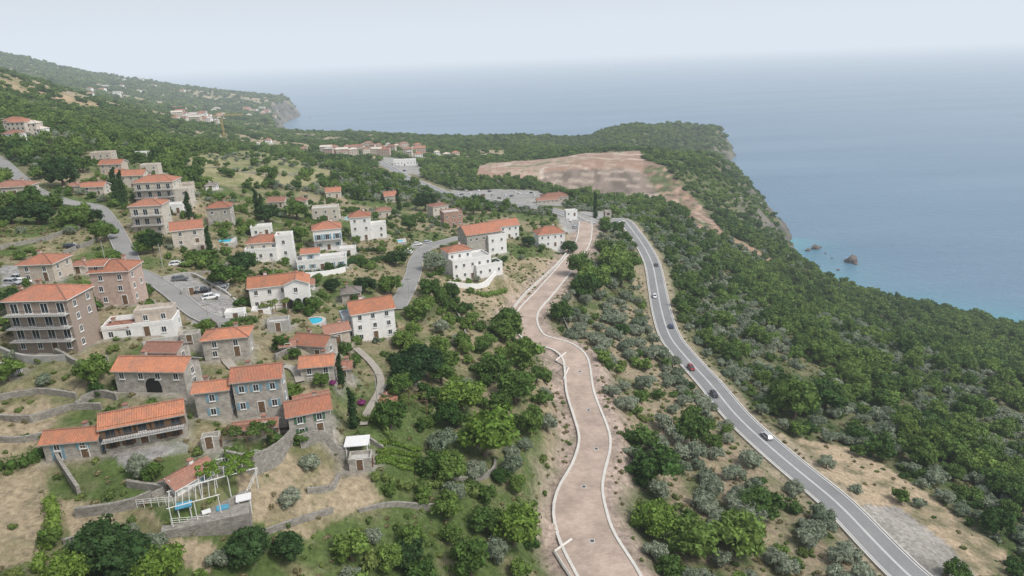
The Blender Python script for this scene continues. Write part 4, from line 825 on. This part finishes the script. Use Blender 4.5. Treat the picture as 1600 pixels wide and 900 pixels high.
# ------------------------------------------------------------------ pools
def pool(px,py,w,d,yaw,round_=False):
    q=P(px,py); z=Zf([q[0]],[q[1]])[0]+.25; e=ob('swimming_pool',None,None,(q[0],q[1],z),math.radians(yaw),label='turquoise swimming pool with pale stone deck',category='swimming pool')
    rim=MB();wa=MB()
    if round_:
        n_=24; c=[(math.cos(i*2*math.pi/n_),math.sin(i*2*math.pi/n_)) for i in range(n_)]
        for i in range(n_):
            j=(i+1)%n_; a_,b_=c[i],c[j]; r1,r2=w/2,w/2+.9
            rim.face([(a_[0]*r1,a_[1]*r1,.1),(a_[0]*r2,a_[1]*r2,.1),(b_[0]*r2,b_[1]*r2,.1),(b_[0]*r1,b_[1]*r1,.1)]); rim.face([(a_[0]*r2,a_[1]*r2,-2),(b_[0]*r2,b_[1]*r2,-2),(b_[0]*r2,b_[1]*r2,.1),(a_[0]*r2,a_[1]*r2,.1)])
        wa.face([(x*w/2,y*w/2,0) for x,y in c])
    else:
        for b_ in((-w/2-1.5,w/2+1.5,-d/2-1.5,-d/2),(-w/2-1.5,w/2+1.5,d/2,d/2+1.5),(-w/2-1.5,-w/2,-d/2,d/2),(w/2,w/2+1.5,-d/2,d/2)): rim.box(*b_,-2,.1)
        wa.face([(-w/2,-d/2,0),(w/2,-d/2,0),(w/2,d/2,0),(-w/2,d/2,0)])
    ob('pool_rim',rim.mesh('pool_rim',[M['slab']]),e); ob('water',wa.mesh('water',[M['pool']]),e)
pool(346,378,6.2,4.2,15); pool(490,503,4.4,4.4,0,True); pool(541,346,7,3,10); pool(622,378,4,3,10)
q=P(606,626); z=Zf([q[0]],[q[1]])[0]; mb=MB(); mb.box(-2.,2.,-2.6,2.6,-2,.2); mb.box(-.05,.05,-2.4,2.4,.201,.206,1); ob('clay_terrace',mb.mesh('clay_terrace',[M['clay'],M['paint']]),None,(q[0],q[1],z),.3,label='small red clay terrace in the garden',category='terrace')
# ------------------------------------------------------------------ pergola, canopy
def pergola(px,py,w,d,h,yaw,label,leafy=True,mat='frame',dz=0):
    q=P(px,py); z=Zf([q[0]],[q[1]])[0]+dz; e=ob('pergola',None,None,(q[0],q[1],z),math.radians(yaw),label=label,category='pergola')
    for i in range(3):
        for j in(-1,1):
            mb=MB(); mb.beam((0,0,-1.5),(0,0,h),.05); ob('post',mb.mesh('post',[M[mat]]),e,((i-1)*w/2,j*d/2,0))
    mb=MB()
    for j in(-1,1): mb.beam((-w/2-.3,j*d/2,h),(w/2+.3,j*d/2,h),.05)
    for i in range(int(w/.9)+1): x=-w/2+i*.9; mb.beam((x,-d/2-.3,h+.08),(x,d/2+.3,h+.08),.03)
    ob('rafters',mb.mesh('rafters',[M[mat]]),e)
    if leafy:
        g=np.random.default_rng(int(w*10)); it=[(np.array([g.uniform(-w*.5,w*.5),g.uniform(-d*.5,d*.5),h+.15]),g.uniform(.45,.8),.5) for _ in range(int(w*d*.8))]; ob('vine',clumps('vine',g,M['leafl' if mat=='frame' else 'shrub'],it,40,.2),e)
pergola(358,756,8,5.5,2.3,25,'white pergola with climbing vines over terrace'); pergola(308,800,6.5,4.5,2.,25,'white metal pergola frame over terrace',False); pergola(392,694,8,4,2.2,10,'vine-covered pergola on stone terrace',True,'wood'); pergola(640,640,7,4,2.,10,'grape pergola in the garden',True,'wood'); pergola(430,494,6,4,2.3,10,'vine pergola beside white villa',True,'wood')
def canopy(px,py,w,d,h,yaw,mat,label):
    q=P(px,py); z=Zf([q[0]],[q[1]])[0]; e=ob('canopy',None,None,(q[0],q[1],z),math.radians(yaw),label=label,category='canopy')
    mb=MB(); mb.box(-w/2,w/2,-d/2,d/2,h,h+.15); ob('canopy_roof',mb.mesh('canopy_roof',[M[mat]]),e)
    for i in(-1,1):
        for j in(-1,1): mb=MB(); mb.beam((0,0,-2),(0,0,h-.003),.07); ob('post',mb.mesh('post',[M['frame']]),e,(i*(w/2-.3),j*(d/2-.3),0))
canopy(560,706,4.4,3.6,2.8,5,'canvas','flat white canopy above the garden terrace'); canopy(384,796,2.2,1.8,2.1,20,'canvas','small white canopy on terrace'); canopy(292,812,2.2,1.6,1.0,20,'blue','blue tarpaulin shelter on terrace'); canopy(350,804,1.8,1.2,1.2,20,'blue','blue covered seating on terrace'); canopy(325,812,1.2,1.,1.3,30,'canvas','tiny white table canopy on terrace')
q=P(325,803); z=Zf([q[0]],[q[1]])[0]; mb=MB(); mb.box(-6,6,-3.0,3.4,-3,.22); ob('terrace',mb.mesh('terrace',[M['drystone']]),None,(q[0],q[1],z),math.radians(18),label='raised stone terrace with white railings',category='terrace')
for (A_,B_) in (((215,795),(275,805)),((270,828),(370,815)),((370,815),(405,740)),((400,715),(435,720)),((330,748),(400,715))):
    a_=P(*A_);b_=P(*B_); L=math.dist(a_[:2],b_[:2]); mb=MB(); n_=int(L/1.2)+1; za=Zf([a_[0]],[a_[1]])[0]+.4; zb=Zf([b_[0]],[b_[1]])[0]+.4
    dx,dy=b_[0]-a_[0],b_[1]-a_[1]
    for i in range(n_+1):
        t=i/n_; mb.beam((dx*t,dy*t,lerp(0,zb-za,t)-1),(dx*t,dy*t,lerp(0,zb-za,t)+1.05),.03)
    for hh in(.35,.7,1.05): mb.beam((0,0,hh),(dx,dy,zb-za+hh),.025)
    ob('railing',mb.mesh('railing',[M['frame']]),None,(a_[0],a_[1],za),label='white metal railing at terrace edge',category='railing')
def pole(px,py,h):
    q=P(px,py); z=Zf([q[0]],[q[1]])[0]; e=ob('utility_pole',None,None,(q[0],q[1],z),rr.uniform(0,1),label='slim wooden utility pole with cross-arm',category='utility pole',group='utility poles in the village')
    mb=MB(); mb.tube([(0,0,-1),(0,0,h)],[.12,.08],7); ob('mast',mb.mesh('mast',[M['concrete']]),e); mb=MB(); mb.beam((-.9,0,h-.5),(.9,0,h-.5),.05); ob('cross_arm',mb.mesh('cross_arm',[M['bark']]),e)
for px,py in((165,410),(255,420),(330,520),(640,470),(430,440),(690,365),(590,630)): pole(px,py,7)
# ------------------------------------------------------------------ crane
q=P(351,218); e=ob('tower_crane',None,None,tuple(q),math.radians(5),label='yellow tower crane standing above the settlement',category='crane'); s=mpp(q); hh=36*s
def lattice(A_,B_,r,n_):
    mb=MB(); A_=Vector(A_);B_=Vector(B_); d=(B_-A_).normalized(); u=d.orthogonal().normalized(); w=d.cross(u); c=[(u*i+w*j)*r for i,j in((-1,-1),(1,-1),(1,1),(-1,1))]
    for o_ in c: mb.beam(A_+o_,B_+o_,r*.16)
    for i in range(n_):
        for k in range(4): mb.beam(A_+(B_-A_)*i/n_+c[k],A_+(B_-A_)*(i+1)/n_+c[(k+1)%4],r*.1)
    return mb.mesh('lattice',[M['yellow']])
ob('mast',lattice((0,0,-2),(0,0,hh),.8,14),e); ob('jib',lattice((-9,0,hh+.5),(hh*.95,0,hh+.5),.5,16),e); mb=MB(); mb.beam((0,0,hh),(0,0,hh+5),.3); mb.beam((0,0,hh+5),(hh*.7,0,hh+1),.1); mb.beam((0,0,hh+5),(-8,0,hh+1),.1); ob('apex',mb.mesh('apex',[M['yellow']]),e); mb=MB(); mb.box(-9,-7,-.8,.8,hh-2,hh-.1); ob('counterweight',mb.mesh('counterweight',[M['concrete']]),e); mb=MB(); mb.box(.9,2.4,-.8,.8,hh-2.2,hh-.2); ob('cab',mb.mesh('cab',[M['glass']]),e)
# ------------------------------------------------------------------ rocks and boats
def rock(px,py,r,seed,hs=.8):
    d=ray(px,py); t=H/(-d[2]); g=np.random.default_rng(seed); v=ICOV2*(1+g.normal(0,.16,(len(ICOV2),1)))*np.array([r,r*.8,r*hs]); me=bpy.data.meshes.new('sea_rock'); me.from_pydata(v.tolist(),[],ICOF2); me.materials.append(M['rock'])
    ob('sea_rock',me,None,(d[0]*t,d[1]*t,r*.1),label='dark jagged rock rising from the sea',category='rock',group='rocks off the shore')
for i,q in enumerate(((1331,410,6.5,1.1),(1324,408,3.5,.8),(1274,389,5,.9),(1281,387,2.5,.6),(1337,413,2.5,.6),(1300,404,1.6,.5),(1262,392,3,.8),(1290,396,1.5,.6),(1310,422,2,.5))): rock(q[0],q[1],q[2],i,q[3])
def boat(px,py,L,yaw):
    d=ray(px,py); t=H/(-d[2]); e=ob('boat',None,None,(d[0]*t,d[1]*t,0),math.radians(yaw),L/8,label='small white motor boat on calm sea',category='boat',group='boats on the sea')
    mb=MB(); rg=[]
    for x,w,z0 in((-4,1.2,-.2),(-1,1.4,-.3),(2,1.1,-.2),(4,.08,.3)): rg.append([(x,-w,1.),(x,-w*.6,z0),(x,w*.6,z0),(x,w,1.)])
    for i in range(3):
        for j in range(4): k=(j+1)%4; mb.face([rg[i][j],rg[i+1][j],rg[i+1][k],rg[i][k]])
    mb.face(rg[0]); ob('hull',mb.mesh('hull',[M['canvas']]),e); c=MB(); c.box(-1.6,1.2,-.8,.8,1.003,2.3,0); c.box(-1.7,1.35,-.9,.9,2.303,2.42,1); ob('cabin',c.mesh('cabin',[M['glass'],M['canvas']]),e)
boat(951,110,40,20); boat(485,184,14,0); boat(1132,204,14,40)
for px,py in((905,757),(916,700),(912,640),(921,841),(903,582)):
    q=P(px,py); i=int(np.argmin(((RB.c-q[:2])**2).sum(1))); mb=MB(); mb.box(-.55,.55,-.55,.55,-.02,.03,0); mb.box(-.35,.35,-.35,.35,.031,.045,1); ob('manhole_cover',mb.mesh('manhole_cover',[M['slab'],M['iron']]),None,(RB.c[i][0]+RB.n[i][0]*.6,RB.c[i][1],RB.z[i]+.002),0,label='square metal manhole cover in block paving',category='manhole cover',group='manhole covers in the paved road')
# ------------------------------------------------------------------ haze drum with added glow, world, sun, camera
nn=64; Rr=118000.; c=[(math.cos(i*2*math.pi/nn)*Rr,math.sin(i*2*math.pi/nn)*Rr) for i in range(nn)]
me=bpy.data.meshes.new('haze_volume'); vv=[(*q,-80) for q in c]+[(*q,1800) for q in c]; ff=[(i,(i+1)%nn,nn+(i+1)%nn,nn+i) for i in range(nn)]+[tuple(range(nn,2*nn)),tuple(range(nn-1,-1,-1))]; me.from_pydata(vv,[],ff)
m=bpy.data.materials.new('haze_glow'); m.use_nodes=True; nt=m.node_tree; nt.nodes.clear(); out=nt.nodes.new('ShaderNodeOutputMaterial'); pv=nt.nodes.new('ShaderNodeAddShader'); ab=nt.nodes.new('ShaderNodeVolumeAbsorption'); em=nt.nodes.new('ShaderNodeEmission')
SIG=1/9500.; ab.inputs[0].default_value=(0,0,0,1); ab.inputs[1].default_value=SIG; HZ=(.725,.80,.885); em.inputs[0].default_value=(*HZ,1); em.inputs[1].default_value=SIG  # closed drum of absorbing, self-glowing air; the emission stands in for scattered light
nt.links.new(ab.outputs[0],pv.inputs[0]); nt.links.new(em.outputs[0],pv.inputs[1]); nt.links.new(pv.outputs[0],out.inputs['Volume']); me.materials.append(m)
ob('haze_volume',me,kind='structure',label='pale haze volume with added glow over land and sea')
w=bpy.data.worlds.new('World'); sc.world=w; w.use_nodes=True; nt=w.node_tree; bg=nt.nodes['Background']; sk=nt.nodes.new('ShaderNodeTexSky'); sk.sky_type='NISHITA'; sk.sun_disc=False
el=math.radians(52); az=math.radians(120); sk.sun_elevation=el; sk.sun_rotation=az; sk.air_density=1.5; sk.dust_density=4
hs=nt.nodes.new('ShaderNodeHueSaturation'); hs.inputs['Saturation'].default_value=.45; nt.links.new(sk.outputs[0],hs.inputs['Color']); nt.links.new(hs.outputs[0],bg.inputs[0]); bg.inputs[1].default_value=.15
L=bpy.data.lights.new('sun','SUN'); L.energy=2.7; L.angle=math.radians(13); L.color=(1,.965,.91); so=bpy.data.objects.new('sun',L); COL.objects.link(so)
S=Vector((math.cos(el)*math.sin(az),math.cos(el)*math.cos(az),math.sin(el))); so.rotation_euler=S.to_track_quat('Z','Y').to_euler(); so.location=(0,0,400)
cd=bpy.data.cameras.new('camera'); cd.lens=24; cd.sensor_width=36; cd.clip_start=1; cd.clip_end=400000; co=bpy.data.objects.new('camera',cd); COL.objects.link(co)
Mx=Matrix(((R[0],U[0],-fw[0],0),(R[1],U[1],-fw[1],0),(R[2],U[2],-fw[2],H),(0,0,0,1))); co.matrix_world=Mx; sc.camera=co
sc.view_settings.view_transform='Standard'; sc.view_settings.look='None'; sc.view_settings.exposure=0
